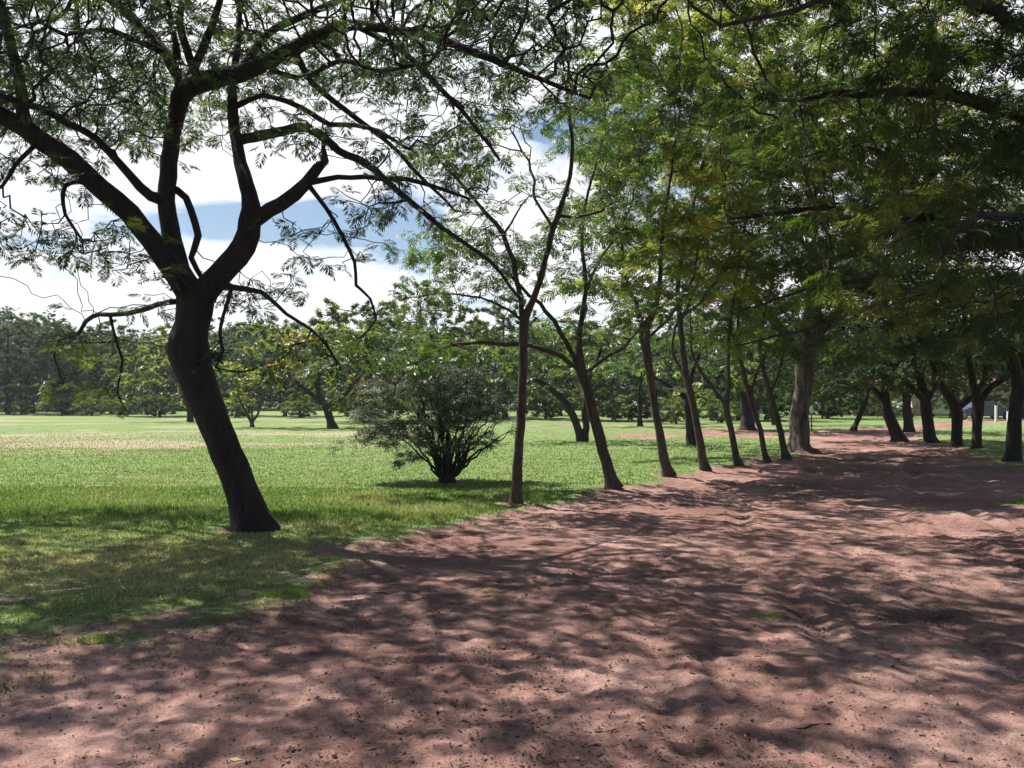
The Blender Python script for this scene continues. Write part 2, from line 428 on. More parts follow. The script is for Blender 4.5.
def tree(name, label, cat, base, paths, atts, leafkind, fsize, fper, lmat, bmat, D=.25, dk=.3, seed=1, group=None, tip=.005,
         tint=(.1, .8), limbs_as_parts=False, minr=0., droop=.25, jit=.25, up=0., iters=90, zmin=1.2, leaf_r=.011, rough=.10,
         extra_node_leaves=.0, step=.22, ex=2.3, di=1e9, tseed=None, shift=.9, boost=(), pj=.07):
    """paths: list of polylines of (vec3, radius); the first is the trunk, others attach to the nearest node."""
    R = np.random.default_rng(seed)
    sk = Skel(); sk.zmin = zmin
    sk.path(paths[0], step, 0, jit=.03)
    for i, pt in enumerate(paths[1:]):
        a = sk.nearest(pt[0][0]); sk.path(pt[1:], step, i + 1, jit=pj, attach=a)
    sk.grow(atts, D, dk, iters=iters, jit=jit, up=up, di=di)
    sk.radii(tip=tip, ex=ex)
    base = np.array(base, float)
    root = empty(name, base); tag(root, label, cat, group)
    if limbs_as_parts:
        big = [0]
        for l in range(0, len(paths)):
            sel = sk.limb == l
            V, Q = skin(sk, sel, rough, minr, base)
            if len(V): link('trunk' if l == 0 else 'limb', mesh_np('wood', V, [Q], bmat, smooth=True), root)
    else:
        V, Q = skin(sk, None, rough, minr, base)
        link('trunk', mesh_np('wood', V, [Q], bmat, smooth=True), root)
    # leaves
    tipn = np.where(sk.nk == 0)[0]
    nearr = np.where((sk.nk > 0) & (sk.r < leaf_r) & (R.random(len(sk.r)) < extra_node_leaves))[0]
    tipn = np.concatenate([tipn, nearr]); tipn = tipn[sk.par[tipn] >= 0]
    dirn = sk.p[tipn] - sk.p[sk.par[tipn]]; dirn /= np.linalg.norm(dirn, axis=1)[:, None] + 1e-9
    k = np.repeat(np.arange(len(tipn)), fper)
    az = R.uniform(0, 2 * np.pi, len(k)); dd = dirn[k] * .55 + np.stack([np.cos(az), np.sin(az), np.zeros(len(k))], 1) * shift
    pos = sk.p[tipn][k] - dirn[k] * (R.random(len(k))[:, None] * D * .9)
    tn = tints(sk.p[tipn], R, tint[0], tint[1], seed=tseed or seed)[k] + R.normal(size=len(k)) * .06
    for bc, br, ba_ in boost: tn = tn + ba_ * np.exp(-np.sum((sk.p[tipn][k] - bc) ** 2, 1) / br ** 2)  # raises leaf tint near a point, sunlight put into the colour
    V, Q, T = foliage(pos, dd, fsize, leafkind, np.clip(tn, 0, 1), R, droop=droop, off=base)
    link('crown', mesh_np('leaves', V, [Q], lmat, {'tint': T}), root)
    return root, len(sk.p), len(Q)

WS = [.9]
def pth(*pts):
    """points (px, py, depth, width_px) -> [(vec, radius)]"""
    return [(W(a, b, d), w / 2 / F * d * WS[0]) for a, b, d, w in pts]

STATS = []
def T_(*a, **k):
    r, n, q = tree(*a, **k); STATS.append((r.name, n, q)); return r

# ------------------------------------------------------------------ the leaning shade tree
R0 = np.random.default_rng(11)
D0 = 11.2
mp = [
 pth((258, 549, D0, 66), (254, 530, D0, 52), (251, 518, D0, 43), (241, 490, D0, 36), (222, 440, D0, 35), (205, 400, D0, 38), (192, 368, D0, 41), (187, 348, D0, 46), (192, 325, D0, 36), (196, 300, D0, 40)),
 # A left limb
 pth((195, 302, D0, 32), (180, 278, 11.1, 28), (160, 252, 11, 24), (130, 214, 10.8, 23), (100, 188, 10.6, 22), (70, 160, 10.4, 22), (40, 140, 10.2, 21), (8, 118, 10, 20), (-35, 100, 9.7, 16), (-90, 70, 9.3, 16), (-150, 30, 9, 10)),
 pth((30, 130, 10.2, 14), (22, 95, 10.3, 13), (15, 60, 10.4, 12), (5, 20, 10.6, 11), (-8, -30, 10.8, 8), (-10, -80, 11, 5)),
 # B centre limb and its forks
 pth((190, 300, D0, 32), (180, 270, 11.3, 25), (172, 240, 11.4, 22), (166, 200, 11.5, 19), (171, 150, 11.6, 18), (178, 112, 11.7, 18), (186, 88, 11.7, 24), (215, 79, 11.6, 21), (250, 70, 11.4, 19), (282, 54, 11.2, 17), (312, 38, 11, 15), (342, 26, 10.8, 14), (385, 29, 10.6, 10), (430, 36, 10.3, 9), (480, 55, 10, 8), (530, 75, 9.8, 6), (590, 98, 9.6, 4)),
 pth((184, 90, 11.7, 20), (166, 55, 11.9, 13), (140, 25, 12.1, 11), (108, -2, 12.3, 9), (70, -30, 12.6, 6)),
 pth((186, 88, 11.7, 12), (202, 50, 11.6, 9), (216, 15, 11.5, 8), (226, -30, 11.4, 6)),
 pth((166, 60, 11.9, 9), (140, 42, 11.6, 7), (100, 29, 11.2, 6), (66, 36, 11, 5), (40, 22, 10.8, 4), (10, 30, 10.5, 3)),
 pth((235, 74, 11.5, 10), (268, 34, 11.9, 9), (308, 14, 12.3, 8), (350, -4, 12.8, 7), (400, -20, 13.2, 5)),
 pth((180, 100, 11.6, 9), (176, 45, 11.2, 7), (168, 5, 10.8, 6), (160, -40, 10.5, 4)),
 pth((190, 86, 11.6, 10), (180, 20, 11.7, 8), (192, -20, 11.9, 6)),
 # limb from B to upper left
 pth((164, 207, 11.5, 12), (150, 196, 11.3, 12), (120, 164, 11, 9), (95, 138, 10.7, 8), (68, 122, 10.3, 8), (38, 108, 9.9, 8), (6, 98, 9.5, 7), (-40, 85, 9.1, 4)),
 # C right limb
 pth((200, 302, D0, 34), (220, 275, 11.2, 27), (244, 246, 11.1, 25), (251, 222, 11.1, 24), (249, 195, 11.2, 18), (240, 163, 11.4, 15), (235, 130, 11.6, 13), (232, 95, 11.8, 10), (236, 60, 12, 8), (240, 10, 12.3, 6), (245, -40, 12.6, 4)),
 pth((252, 226, 11.1, 16), (280, 205, 11, 15), (306, 183, 10.9, 13), (318, 168, 10.9, 12), (325, 160, 10.9, 9), (322, 140, 10.9, 3)),
 pth((306, 190, 10.9, 8), (338, 177, 10.8, 6), (380, 178, 10.6, 6), (420, 182, 10.4, 5), (470, 200, 10.1, 3)),
 pth((310, 195, 10.9, 6), (326, 208, 10.8, 5), (342, 236, 10.7, 5), (354, 262, 10.6, 4), (356, 284, 10.5, 4), (370, 298, 10.4, 3), (376, 318, 10.4, 2.5), (360, 338, 10.3, 2)),
 pth((241, 142, 11.5, 12), (272, 134, 11.2, 11), (308, 128, 10.9, 10), (338, 150, 10.6, 9), (366, 164, 10.3, 9), (400, 192, 10, 7), (440, 226, 9.7, 5), (490, 262, 9.4, 4), (520, 300, 9.3, 3)),
 pth((234, 104, 11.7, 8), (262, 96, 11.6, 6), (298, 106, 11.4, 6), (330, 124, 11.2, 6), (368, 127, 10.9, 5), (410, 150, 10.6, 4)),
 pth((290, 58, 11.2, 8), (312, 82, 11.4, 7), (345, 110, 11.8, 6), (385, 140, 12.1, 5), (420, 176, 12.4, 4), (455, 210, 12.6, 3)),
 pth((360, 24, 10.7, 8), (400, 50, 10.4, 7), (440, 88, 10, 6), (470, 120, 9.8, 5), (500, 160, 9.6, 3)),
 pth((262, 72, 11.3, 8), (300, 78, 10.9, 6), (340, 60, 10.3, 6), (380, 70, 9.8, 5), (430, 62, 9.3, 4)),
 # low branches
 pth((206, 290, D0, 6), (232, 287, 11.1, 7), (262, 292, 11, 5), (286, 314, 10.9, 4), (312, 330, 10.8, 3.5), (330, 352, 10.7, 3), (340, 371, 10.7, 2)),
 pth((190, 296, D0, 8), (165, 303, 11.4, 6), (130, 313, 11.9, 6), (92, 316, 12.3, 5), (78, 334, 12.6, 4), (60, 340, 12.8, 3), (54, 356, 12.9, 2), (62, 378, 13, 1.5)),
 pth((112, 314, 12.1, 4), (116, 340, 12.4, 3), (122, 360, 12.6, 3), (118, 392, 12.8, 2), (126, 411, 12.8, 1.5)),
 pth((172, 190, 11.5, 7), (186, 198, 11.5, 8), (198, 236, 11.5, 8), (191, 258, 11.4, 7), (204, 280, 11.3, 6)),
 pth((100, 200, 10.6, 7), (74, 180, 10.2, 6), (62, 195, 10, 5), (66, 215, 9.9, 4), (82, 240, 9.8, 3)),
 pth((30, 150, 10.1, 6), (16, 165, 9.9, 5), (2, 185, 9.8, 4), (-20, 200, 9.6, 3)),
 pth((226, 300, 11.1, 5), (220, 330, 11, 4), (222, 350, 10.9, 4), (216, 368, 10.9, 3), (232, 372, 10.9, 2.5), (254, 370, 10.8, 2)),
]
def bl(px, py, d, rx, ry, rz, n, R, lumps=0, **k): return blob(W(px, py, d), (rx, ry, rz), n, R, lumps, **k)
ma = np.vstack([
 bl(100, 10, 10.8, 2.6, 2.8, 1.5, 900, R0, 26), bl(300, -10, 11.0, 3.0, 3.0, 1.1, 800, R0, 22), bl(490, 45, 9.8, 1.7, 1.8, .75, 950, R0, 18),
 bl(400, 150, 10.4, 1.5, 1.6, .9, 300, R0, 12), bl(80, 90, 10.4, 1.6, 2, .9, 380, R0, 14), bl(30, 235, 9.9, .9, 1, .45, 190, R0, 8),
 bl(120, 250, 10.6, .8, .9, .45, 130, R0, 8), bl(150, 290, 10.8, .6, .8, .25, 60, R0, 5), bl(250, 295, 11.8, .75, .9, .22, 110, R0, 7), bl(340, 240, 10.8, .65, .7, .5, 90, R0, 7),
 bl(88, 352, 12.9, .55, .4, .3, 200, R0, 8), bl(112, 394, 12.9, .28, .3, .25, 160, R0, 3), bl(66, 382, 13.0, .42, .3, .22, 200, R0, 3), bl(70, 335, 10.5, .35, .4, .12, 22, R0, 3), bl(240, 355, 10.9, .45, .5, .25, 30, R0, 5), bl(320, 345, 10.8, .35, .4, .2, 22, R0, 4),
 bl(200, 120, 12.5, 3.0, 1.5, 1.2, 260, R0, 16), bl(50, 85, 14.3, 3.2, 1.6, .9, 900, R0, 18), bl(300, 60, 14.6, 2.6, 1.3, .7, 420, R0, 12), bl(-230, 70, 13.8, 3, 1.6, .9, 420, R0, 12), bl(-120, 60, 9.5, 2, 3.0, 1.2, 700, R0, 16), bl(20, -10, 9.0, 2.0, 2.0, .9, 420, R0, 12), blob((-6.3, 10.5, 7.4), (2.6, 2.6, .8), 700, R0, 16), blob((-9.8, 12.0, 7.3), (1.9, 3.0, .8), 900, R0, 16), blob((-6.5, 9.8, 8.3), (3.0, 2.6, .7), 1000, R0, 16), blob((-8.5, 15.0, 7.2), (3.6, 1.1, .6), 600, R0, 16), bl(200, -160, 9.6, 4.2, 3.2, 1.0, 900, R0, 24),  # high and far-left blobs are out of frame, added to shade the ground
 bl(620, -90, 8.5, 2.2, 2.2, .9, 500, R0, 14), bl(0, -150, 8.5, 3.0, 2.4, .9, 500, R0, 14)])
T_('leaning_shade_tree', 'large dark leaning tree with a swollen forked trunk, alone left of the road', 'tree', (-3.26, 11.2, 0),
   mp, ma, 'fine', .225, 4, L_MAIN, B_MAIN, D=.16, dk=.21, seed=21, limbs_as_parts=True, tip=.0062, jit=.48, pj=.03, ex=2.3, leaf_r=.0075, extra_node_leaves=.05, tint=(.05, .75), iters=130, step=.18, rough=.07, droop=.2, boost=((W(90, 375, 12.9), 1.0, .7),))  # sunlight on the low hanging sprays is put into their leaf tint

# ------------------------------------------------------------------ slender roadside row
WS[0] = .72
ROWG = 'slender trees in a row along the left edge of the road'
R1 = np.random.default_rng(31)
T_('roadside_tree', 'straight slender tree nearest the camera in the roadside row, right of the bushy shrub', 'tree', W(517, 500, 14.2) * [1, 1, 0],
   [pth((516, 503, 14.2, 22), (517, 494, 14.2, 16), (519, 450, 14.2, 13), (522, 400, 14.2, 12), (523, 350, 14.2, 12), (524, 322, 14.2, 13), (533, 300, 14.2, 9), (545, 262, 14.2, 8), (553, 228, 14.2, 9), (566, 190, 14.2, 6), (573, 150, 14.2, 6), (568, 100, 14.1, 5), (570, 50, 14, 3)),
    pth((523, 318, 14.2, 10), (520, 300, 14.2, 7), (514, 262, 14.1, 7), (503, 235, 14, 7), (476, 200, 13.8, 5), (445, 165, 13.5, 4), (420, 140, 13.3, 2)),
    pth((522, 320, 14.2, 5), (510, 312, 14.2, 4), (480, 298, 14.0, 3), (445, 293, 13.8, 2.5), (405, 298, 13.6, 1.5)),
    pth((550, 232, 14.2, 6), (535, 200, 14.4, 4), (532, 170, 14.6, 4), (510, 130, 14.9, 2)),
    pth((556, 222, 14.2, 6), (590, 215, 14.3, 4), (620, 200, 14.4, 3)),
    pth((506, 240, 14, 4), (515, 215, 13.8, 3), (530, 195, 13.6, 2))],
   np.vstack([bl(470, 150, 13.8, 1.1, 1.3, .75, 260, R1, 12), bl(560, 90, 14, 1.2, 1.6, 1.1, 380, R1, 14), bl(440, 290, 13.8, .8, .8, .3, 130, R1, 8), bl(490, 250, 14.4, .9, .9, .5, 240, R1, 10), bl(590, 215, 14.3, .8, .8, .5, 150, R1, 7), bl(560, -20, 13.5, 1.6, 1.8, .8, 240, R1, 10)]),
   'mid', .24, 6, L_ROW, B_ROW, D=.2, dk=.22, seed=22, group=ROWG, limbs_as_parts=True, tip=.005, jit=.4, tint=(.0, .75), rough=.06)
T_('roadside_tree', 'leaning tree second in the roadside row, low fork with one long branch reaching left', 'tree', W(612, 485, 16.8) * [1, 1, 0],
   [pth((614, 489, 16.8, 26), (611, 479, 16.8, 18), (603, 450, 16.8, 15), (594, 415, 16.8, 14), (587, 388, 16.8, 15), (582, 374, 16.8, 17), (579, 340, 16.9, 8), (583, 310, 17, 7), (586, 280, 17, 6), (582, 250, 17, 5), (584, 210, 17.1, 4), (600, 150, 17.2, 3)),
    pth((582, 376, 16.8, 10), (562, 357, 16.5, 7), (530, 346, 16.2, 6), (470, 343, 15.8, 5), (432, 353, 15.6, 5), (404, 374, 15.4, 3), (392, 398, 15.3, 2)),
    pth((582, 374, 16.8, 10), (566, 342, 16.9, 7), (546, 311, 17, 6), (503, 271, 17, 5), (465, 245, 17, 4), (430, 228, 17, 3)),
    pth((584, 378, 16.8, 8), (600, 362, 16.9, 5), (622, 350, 17, 4), (640, 330, 17, 2)),
    pth((585, 290, 17, 5), (598, 262, 17.2, 4), (620, 230, 17.3, 3), (640, 180, 17.4, 2))],
   np.vstack([bl(440, 345, 15.6, 1.5, 1, .5, 420, R1, 12), bl(370, 350, 15.3, .8, .8, .6, 200, R1, 8), bl(480, 245, 17, 1.5, 1.3, .8, 480, R1, 14), bl(560, 260, 17.2, 1.2, 1.2, .8, 300, R1, 10), bl(600, 150, 17.2, 1.6, 1.8, 1.5, 520, R1, 16), bl(640, 300, 17, 1, 1, .8, 160, R1, 8), bl(550, 330, 17.4, 1.2, 1.2, .6, 160, R1, 8)]),
   'mid', .27, 8, L_ROW, B_ROW, D=.23, dk=.25, seed=23, group=ROWG, limbs_as_parts=True, tip=.004, jit=.3, tint=(.1, .85))
T_('roadside_tree', 'brown trunked tree third in the roadside row, forking at head height into two pale limbs', 'tree', W(667, 474, 19.2) * [1, 1, 0],
   [pth((669, 477, 19.2, 20), (666, 468, 19.2, 14), (661, 440, 19.2, 12), (653, 395, 19.2, 11), (647, 355, 19.2, 12), (645, 330, 19.2, 14), (655, 308, 19.2, 8), (660, 278, 19.2, 6), (662, 240, 19.3, 5), (670, 180, 19.4, 4), (680, 110, 19.5, 3)),
    pth((646, 332, 19.2, 9), (638, 310, 19.2, 7), (628, 285, 19.2, 5), (622, 250, 19.3, 4), (610, 200, 19.4, 3)),
    pth((647, 336, 19.2, 6), (668, 320, 19.4, 4), (690, 285, 19.6, 4), (700, 240, 19.8, 3))],
   np.vstack([bl(670, 130, 19.3, 2.1, 2.2, 2.1, 1200, R1, 28), bl(665, 10, 18.8, 1.7, 2, 1.0, 380, R1, 10), bl(610, 220, 19.3, 1.2, 1.5, .9, 260, R1, 10), bl(640, 275, 18.6, 1.3, 1.2, .5, 160, R1, 7), bl(690, 240, 20, 1.2, 1.2, 1, 240, R1, 9)]),
   'mid', .34, 13, L_MIX, B_ROW, D=.25, dk=.3, seed=24, group=ROWG, limbs_as_parts=True, tip=.005, tint=(.22, 1.0))
T_('roadside_tree', 'grey trunked leaning tree fourth in the roadside row, with a bare straight lower stem', 'tree', W(704, 469, 20.6) * [1, 1, 0],
   [pth((706, 472, 20.6, 16), (703, 463, 20.6, 12), (698, 430, 20.6, 10), (691, 395, 20.6, 9), (684, 362, 20.6, 9), (680, 320, 20.6, 8), (678, 280, 20.6, 6), (690, 220, 20.6, 5), (710, 130, 20.6, 4), (720, 60, 20.4, 3)),
    pth((690, 390, 20.6, 6), (672, 345, 20.8, 4), (690, 300, 21, 4), (712, 265, 21, 3)),
    pth((681, 325, 20.6, 6), (702, 300, 20.4, 4), (725, 270, 20.2, 3))],
   np.vstack([bl(740, 110, 20.4, 2.4, 2.2, 2.4, 1300, R1, 30), bl(760, 0, 20, 2.2, 2, 1.2, 450, R1, 12), bl(700, 240, 20.8, 1.3, 1.3, 1, 260, R1, 10), bl(735, 290, 20.4, 1.2, 1.0, .8, 200, R1, 8)]),
   'mid', .35, 13, L_MIX, B_ROW, D=.26, dk=.31, seed=25, group=ROWG, limbs_as_parts=True, tip=.005, tint=(.22, 1.0))
T_('roadside_tree', 'thin tree fifth in the roadside row, forked in a Y at about car height', 'tree', W(738, 465, 21.9) * [1, 1, 0],
   [pth((740, 468, 21.9, 14), (737, 458, 21.9, 10), (731, 430, 21.9, 8), (726, 408, 21.9, 9), (729, 385, 21.9, 6), (728, 350, 21.9, 5), (732, 310, 21.9, 5), (740, 250, 21.9, 4), (760, 160, 21.8, 3)),
    pth((726, 406, 21.9, 7), (714, 388, 21.8, 5), (701, 371, 21.7, 5), (692, 350, 21.6, 4), (690, 310, 21.6, 2))],
   np.vstack([bl(775, 190, 21.9, 2.4, 2.2, 2.2, 800, R1, 24), bl(735, 320, 22, 1.5, 1.3, 1, 300, R1, 10)]),
   'mid', .36, 10, L_MIX, B_ROW, D=.3, dk=.33, seed=26, group=ROWG, limbs_as_parts=True, tip=.005, tint=(.1, .9))
T_('roadside_tree', 'thin tree sixth in the roadside row, curving left just before the massive trunk', 'tree', W(766, 461, 23.3) * [1, 1, 0],
   [pth((768, 463, 23.3, 12), (765, 455, 23.3, 8), (760, 430, 23.3, 7), (752, 405, 23.3, 7), (745, 378, 23.3, 6), (738, 340, 23.3, 5), (742, 290, 23.3, 4), (760, 230, 23.3, 3)),
    pth((750, 400, 23.3, 5), (756, 375, 23.4, 4), (770, 345, 23.5, 3))],
   np.vstack([bl(755, 270, 23.3, 2.2, 1.8, 1.6, 500, R1, 18), bl(770, 340, 23.6, 1.4, 1.2, .6, 180, R1, 8)]),
   'mid', .36, 9, L_ROW, B_ROW, D=.3, dk=.34, seed=27, group=ROWG, limbs_as_parts=True, tip=.005, tint=(.0, .8))
T_('roadside_tree', 'leaning tree seventh in the roadside row, touching the left side of the massive trunk', 'tree', W(785, 458, 24.6) * [1, 1, 0],
   [pth((787, 460, 24.6, 14), (784, 450, 24.6, 9), (779, 425, 24.6, 8), (772, 400, 24.6, 8), (764, 372, 24.6, 7), (760, 340, 24.6, 5), (770, 290, 24.6, 4), (785, 240, 24.6, 3)),
    pth((770, 395, 24.6, 5), (780, 370, 24.7, 4), (785, 345, 24.8, 3))],
   np.vstack([bl(790, 290, 24.6, 2.0, 1.8, 1.3, 450, R1, 16)]),
   'mid', .36, 10, L_MIX, B_ROW, D=.3, dk=.34, seed=28, group=ROWG, limbs_as_parts=True, tip=.005, tint=(.0, .8))

# the massive trunk in the middle distance
T_('massive_tree', 'massive old tree with a thick scaly pale trunk and flared roots where the road bends', 'tree', W(800, 452, 27.4) * [1, 1, 0],
   [pth((801, 456, 27.4, 52), (799, 449, 27.4, 34), (799, 435, 27.4, 28), (800, 415, 27.4, 26), (803, 390, 27.4, 25), (806, 360, 27.4, 26), (812, 320, 27.4, 22), (815, 270, 27.4, 18), (812, 200, 27.4, 14), (815, 120, 27.4, 8)),
    pth((806, 365, 27.4, 16), (785, 335, 27, 13), (755, 300, 26.5, 10), (715, 265, 26, 7), (670, 240, 25.5, 4)),
    pth((810, 345, 27.4, 16), (840, 310, 27.6, 13), (880, 275, 28, 10), (925, 250, 28.4, 6)),
    pth((812, 300, 27.4, 14), (790, 250, 28, 10), (770, 180, 28.5, 7), (760, 110, 29, 4)),
    pth((814, 290, 27.4, 12), (850, 230, 27, 9), (880, 160, 26.5, 6))],
   np.vstack([bl(800, 190, 27.4, 5.6, 4.5, 4.4, 2400, R1, 46), bl(700, 250, 26, 2.4, 2, 1.4, 400, R1, 10), bl(660, 120, 25, 2.6, 2.2, 2.4, 1200, R1, 24), bl(665, 230, 26, 2.2, 2, 1.4, 500, R1, 12), bl(690, 20, 25.5, 2.6, 2.2, 1.6, 600, R1, 14), bl(640, 280, 25.5, 1.8, 1.6, 1.0, 260, R1, 8), bl(900, 270, 28, 3.0, 2, 1.6, 450, R1, 12), bl(820, 345, 28, 2.5, 2, .7, 240, R1, 9), bl(860, 60, 27, 4.5, 3.5, 2.6, 1300, R1, 26), bl(960, 140, 28, 3.5, 3, 2.4, 700, R1, 16)]),
   'mid', .46, 12, L_MIX, B_PALE, D=.45, dk=.5, seed=29, limbs_as_parts=True, tip=.008, tint=(.05, .9), rough=.13)
# root buttress stones of the trunk come from the flare itself

WS[0] = .95
# ------------------------------------------------------------------ overhanging tree right of the frame
R2 = np.random.default_rng(51)
T_('overhanging_tree', 'big dark tree with heavy limbs and feathery leaves overhanging the road from the right', 'tree', W(1225, 560, 9.0) * [1, 1, 0],
   [pth((1228, 566, 9, 95), (1222, 545, 9, 62), (1212, 480, 9, 50), (1200, 400, 9, 46), (1190, 330, 9, 46), (1180, 270, 9.2, 40), (1170, 180, 9.4, 34), (1160, 80, 9.6, 26), (1150, -30, 9.8, 18), (1140, -150, 10, 10)),
    pth((1190, 320, 9, 34), (1140, 280, 9.4, 28), (1080, 255, 10, 26), (1024, 242, 10.6, 23), (965, 230, 11.2, 21), (925, 225, 11.6, 18), (880, 214, 12, 13), (830, 206, 12.3, 9), (780, 212, 12.5, 6), (730, 218, 12.6, 3)),
    pth((930, 226, 11.6, 16), (925, 205, 11.6, 15), (918, 188, 11.6, 14), (902, 170, 11.5, 12), (872, 150, 11.3, 8), (840, 146, 11.1, 6), (800, 158, 10.9, 4)),
    pth((921, 195, 11.6, 10), (932, 170, 11.7, 8), (935, 140, 11.8, 7), (932, 95, 11.9, 6), (925, 50, 12, 4)),
    pth((1175, 230, 9.3, 26), (1120, 170, 9.4, 20), (1050, 130, 9.5, 16), (970, 100, 9.6, 13), (900, 90, 9.6, 10), (840, 95, 9.6, 7), (780, 100, 9.5, 4)),
    pth((1168, 150, 9.4, 24), (1080, 60, 8.6, 16), (980, 5, 8.2, 12), (900, -20, 8, 9), (820, 0, 7.9, 6), (760, 20, 7.8, 5), (725, 24, 7.8, 4), (695, 4, 7.7, 3)),
    pth((1185, 300, 9, 22), (1120, 240, 8, 16), (1060, 220, 7.2, 12), (1000, 215, 6.7, 9), (960, 225, 6.4, 5), (940, 250, 6.3, 3)),
    pth((1165, 120, 9.4, 20), (1120, -60, 7.6, 16), (1020, -220, 6.6, 12), (900, -360, 6, 9), (760, -460, 5.6, 6)),
    pth((1160, 60, 9.6, 18), (1180, -80, 11.5, 14), (1150, -130, 13.5, 10), (1100, -120, 15.5, 7), (1040, -80, 17, 5))],
   np.vstack([bl(900, 110, 11.2, 2.6, 2.6, 1.3, 2000, R2, 36), bl(860, 215, 12, 2.2, 1.4, .5, 460, R2, 14), bl(900, 0, 9.2, 1.8, 2.4, 1.0, 1000, R2, 24), bl(1010, 60, 8.6, 2.0, 2.4, 1.2, 1200, R2, 24),
              bl(1000, 245, 6.8, .8, 1.0, .45, 220, R2, 10), bl(1010, 190, 8.6, 1.3, 1.4, .8, 620, R2, 16), bl(960, 300, 9.5, 1.3, 1.2, .4, 240, R2, 10), bl(880, 250, 10.5, 1.3, 1.2, .35, 200, R2, 8),
              bl(850, -220, 7.5, 3.0, 2.8, 1.1, 900, R2, 24), bl(1000, -200, 12.5, 4.5, 3.5, 1.5, 900, R2, 24), bl(1020, 330, 7.0, .5, .6, .2, 50, R2, 4), blob((4.5, 2.0, 7.4), (4.2, 3.4, .9), 1300, R2, 26), blob((-.8, 8.0, 8.5), (3.0, 3.2, .8), 900, R2, 18), blob((.8, 11.0, 9.4), (2.2, 2.2, .7), 360, R2, 12)]),  # blobs above the view are unseen crown, added to shade the road
   'fine', .25, 9, L_OVER, B_DARK, D=.19, dk=.25, seed=52, limbs_as_parts=True, tip=.0045, jit=.27, tint=(.0, .85), iters=140, ex=2.35, leaf_r=.007, extra_node_leaves=.1)

WS[0] = .86
# ------------------------------------------------------------------ right hand row
RG = 'dark trees in a row along the right edge of the road'
R3 = np.random.default_rng(61)
T_('avenue_tree', 'dark tree nearest on the right road edge, one long limb arching back over it', 'tree', W(1012, 462, 23) * [1, 1, 0],
   [pth((1011, 465, 23, 24), (1013, 455, 23, 18), (1014, 430, 23, 16), (1016, 405, 23, 16), (1021, 380, 23, 18), (1028, 350, 23, 16), (1040, 300, 23, 13), (1050, 230, 23, 9)),
    pth((1018, 392, 23, 14), (1010, 355, 22.5, 13), (990, 328, 22, 12), (962, 303, 21.3, 10), (930, 292, 20.8, 9), (908, 290, 20.5, 8), (880, 276, 20.2, 6), (850, 283, 20, 5), (820, 286, 19.8, 4), (785, 296, 19.6, 3), (740, 312, 19.4, 2)),
    pth((912, 292, 20.5, 6), (872, 306, 20, 5), (855, 312, 19.8, 6), (822, 326, 19.5, 4), (790, 333, 19.2, 3), (735, 346, 19, 2))],
   np.vstack([bl(1000, 300, 22.5, 3.2, 2.6, 1.3, 900, R3, 22), bl(860, 270, 20, 2.4, 1.4, .55, 380, R3, 12), bl(1060, 220, 23, 3.5, 3.4, 2.4, 900, R3, 22), bl(930, 220, 22, 3, 2.4, 1.4, 600, R3, 16), bl(960, 345, 21.5, 1.2, 1, .35, 120, R3, 5)]),
   'mid', .38, 10, L_OVER, B_DARK, D=.32, dk=.36, seed=62, group=RG, limbs_as_parts=True, tip=.006, tint=(.0, .8))
T_('avenue_tree', 'straight dark tree second on the right edge, spreading into a low wide Y', 'tree', W(977, 450, 28.5) * [1, 1, 0],
   [pth((977, 453, 28.5, 16), (977, 445, 28.5, 11), (977, 425, 28.5, 10), (978, 402, 28.5, 12), (973, 382, 28.5, 8), (968, 350, 28.5, 6), (962, 300, 28.5, 4)),
    pth((979, 403, 28.5, 9), (992, 386, 28.3, 7), (1010, 375, 28, 7), (1030, 362, 27.8, 6), (1050, 330, 27.6, 4))],
   np.vstack([bl(985, 310, 28.5, 3.4, 3, 1.8, 1000, R3, 20), bl(985, 362, 28.8, 2.0, 2, .4, 160, R3, 6)]),
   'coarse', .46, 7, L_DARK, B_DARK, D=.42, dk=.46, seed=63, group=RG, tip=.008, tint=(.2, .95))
T_('avenue_tree', 'stout dark tree third on the right edge, fork spread low beside the straight one', 'tree', W(957, 448, 30.3) * [1, 1, 0],
   [pth((957, 451, 30.3, 16), (957, 443, 30.3, 12), (957, 425, 30.3, 11), (956, 408, 30.3, 13), (946, 393, 30.3, 9), (936, 375, 30.3, 6), (925, 340, 30.3, 4)),
    pth((957, 409, 30.3, 9), (968, 400, 30.2, 7), (982, 385, 30, 6), (990, 350, 30, 4))],
   np.vstack([bl(930, 320, 30.3, 3.2, 3, 2.0, 1000, R3, 20), bl(925, 372, 30.6, 2.2, 2, .5, 200, R3, 6)]),
   'coarse', .46, 7, L_DARK, B_DARK, D=.42, dk=.46, seed=64, group=RG, tip=.008, tint=(.1, .9))
T_('avenue_tree', 'thick dark tree fourth on the right edge, crown hanging down to head height', 'tree', W(930, 443, 33) * [1, 1, 0],
   [pth((932, 446, 33, 18), (930, 438, 33, 13), (928, 420, 33, 12), (926, 402, 33, 13), (920, 380, 33, 9), (910, 340, 33, 6)),
    pth((927, 404, 33, 9), (935, 385, 33, 7), (945, 350, 33, 5)), pth((926, 404, 33, 7), (912, 388, 33, 6), (895, 370, 33, 4))],
   np.vstack([bl(905, 330, 33, 3.8, 3.2, 2.2, 1000, R3, 22), bl(905, 378, 33.4, 2.4, 1.6, .4, 200, R3, 8)]),
   'coarse', .5, 7, L_DARK, B_DARK, D=.45, dk=.5, seed=65, group=RG, tip=.008, tint=(.1, .95))
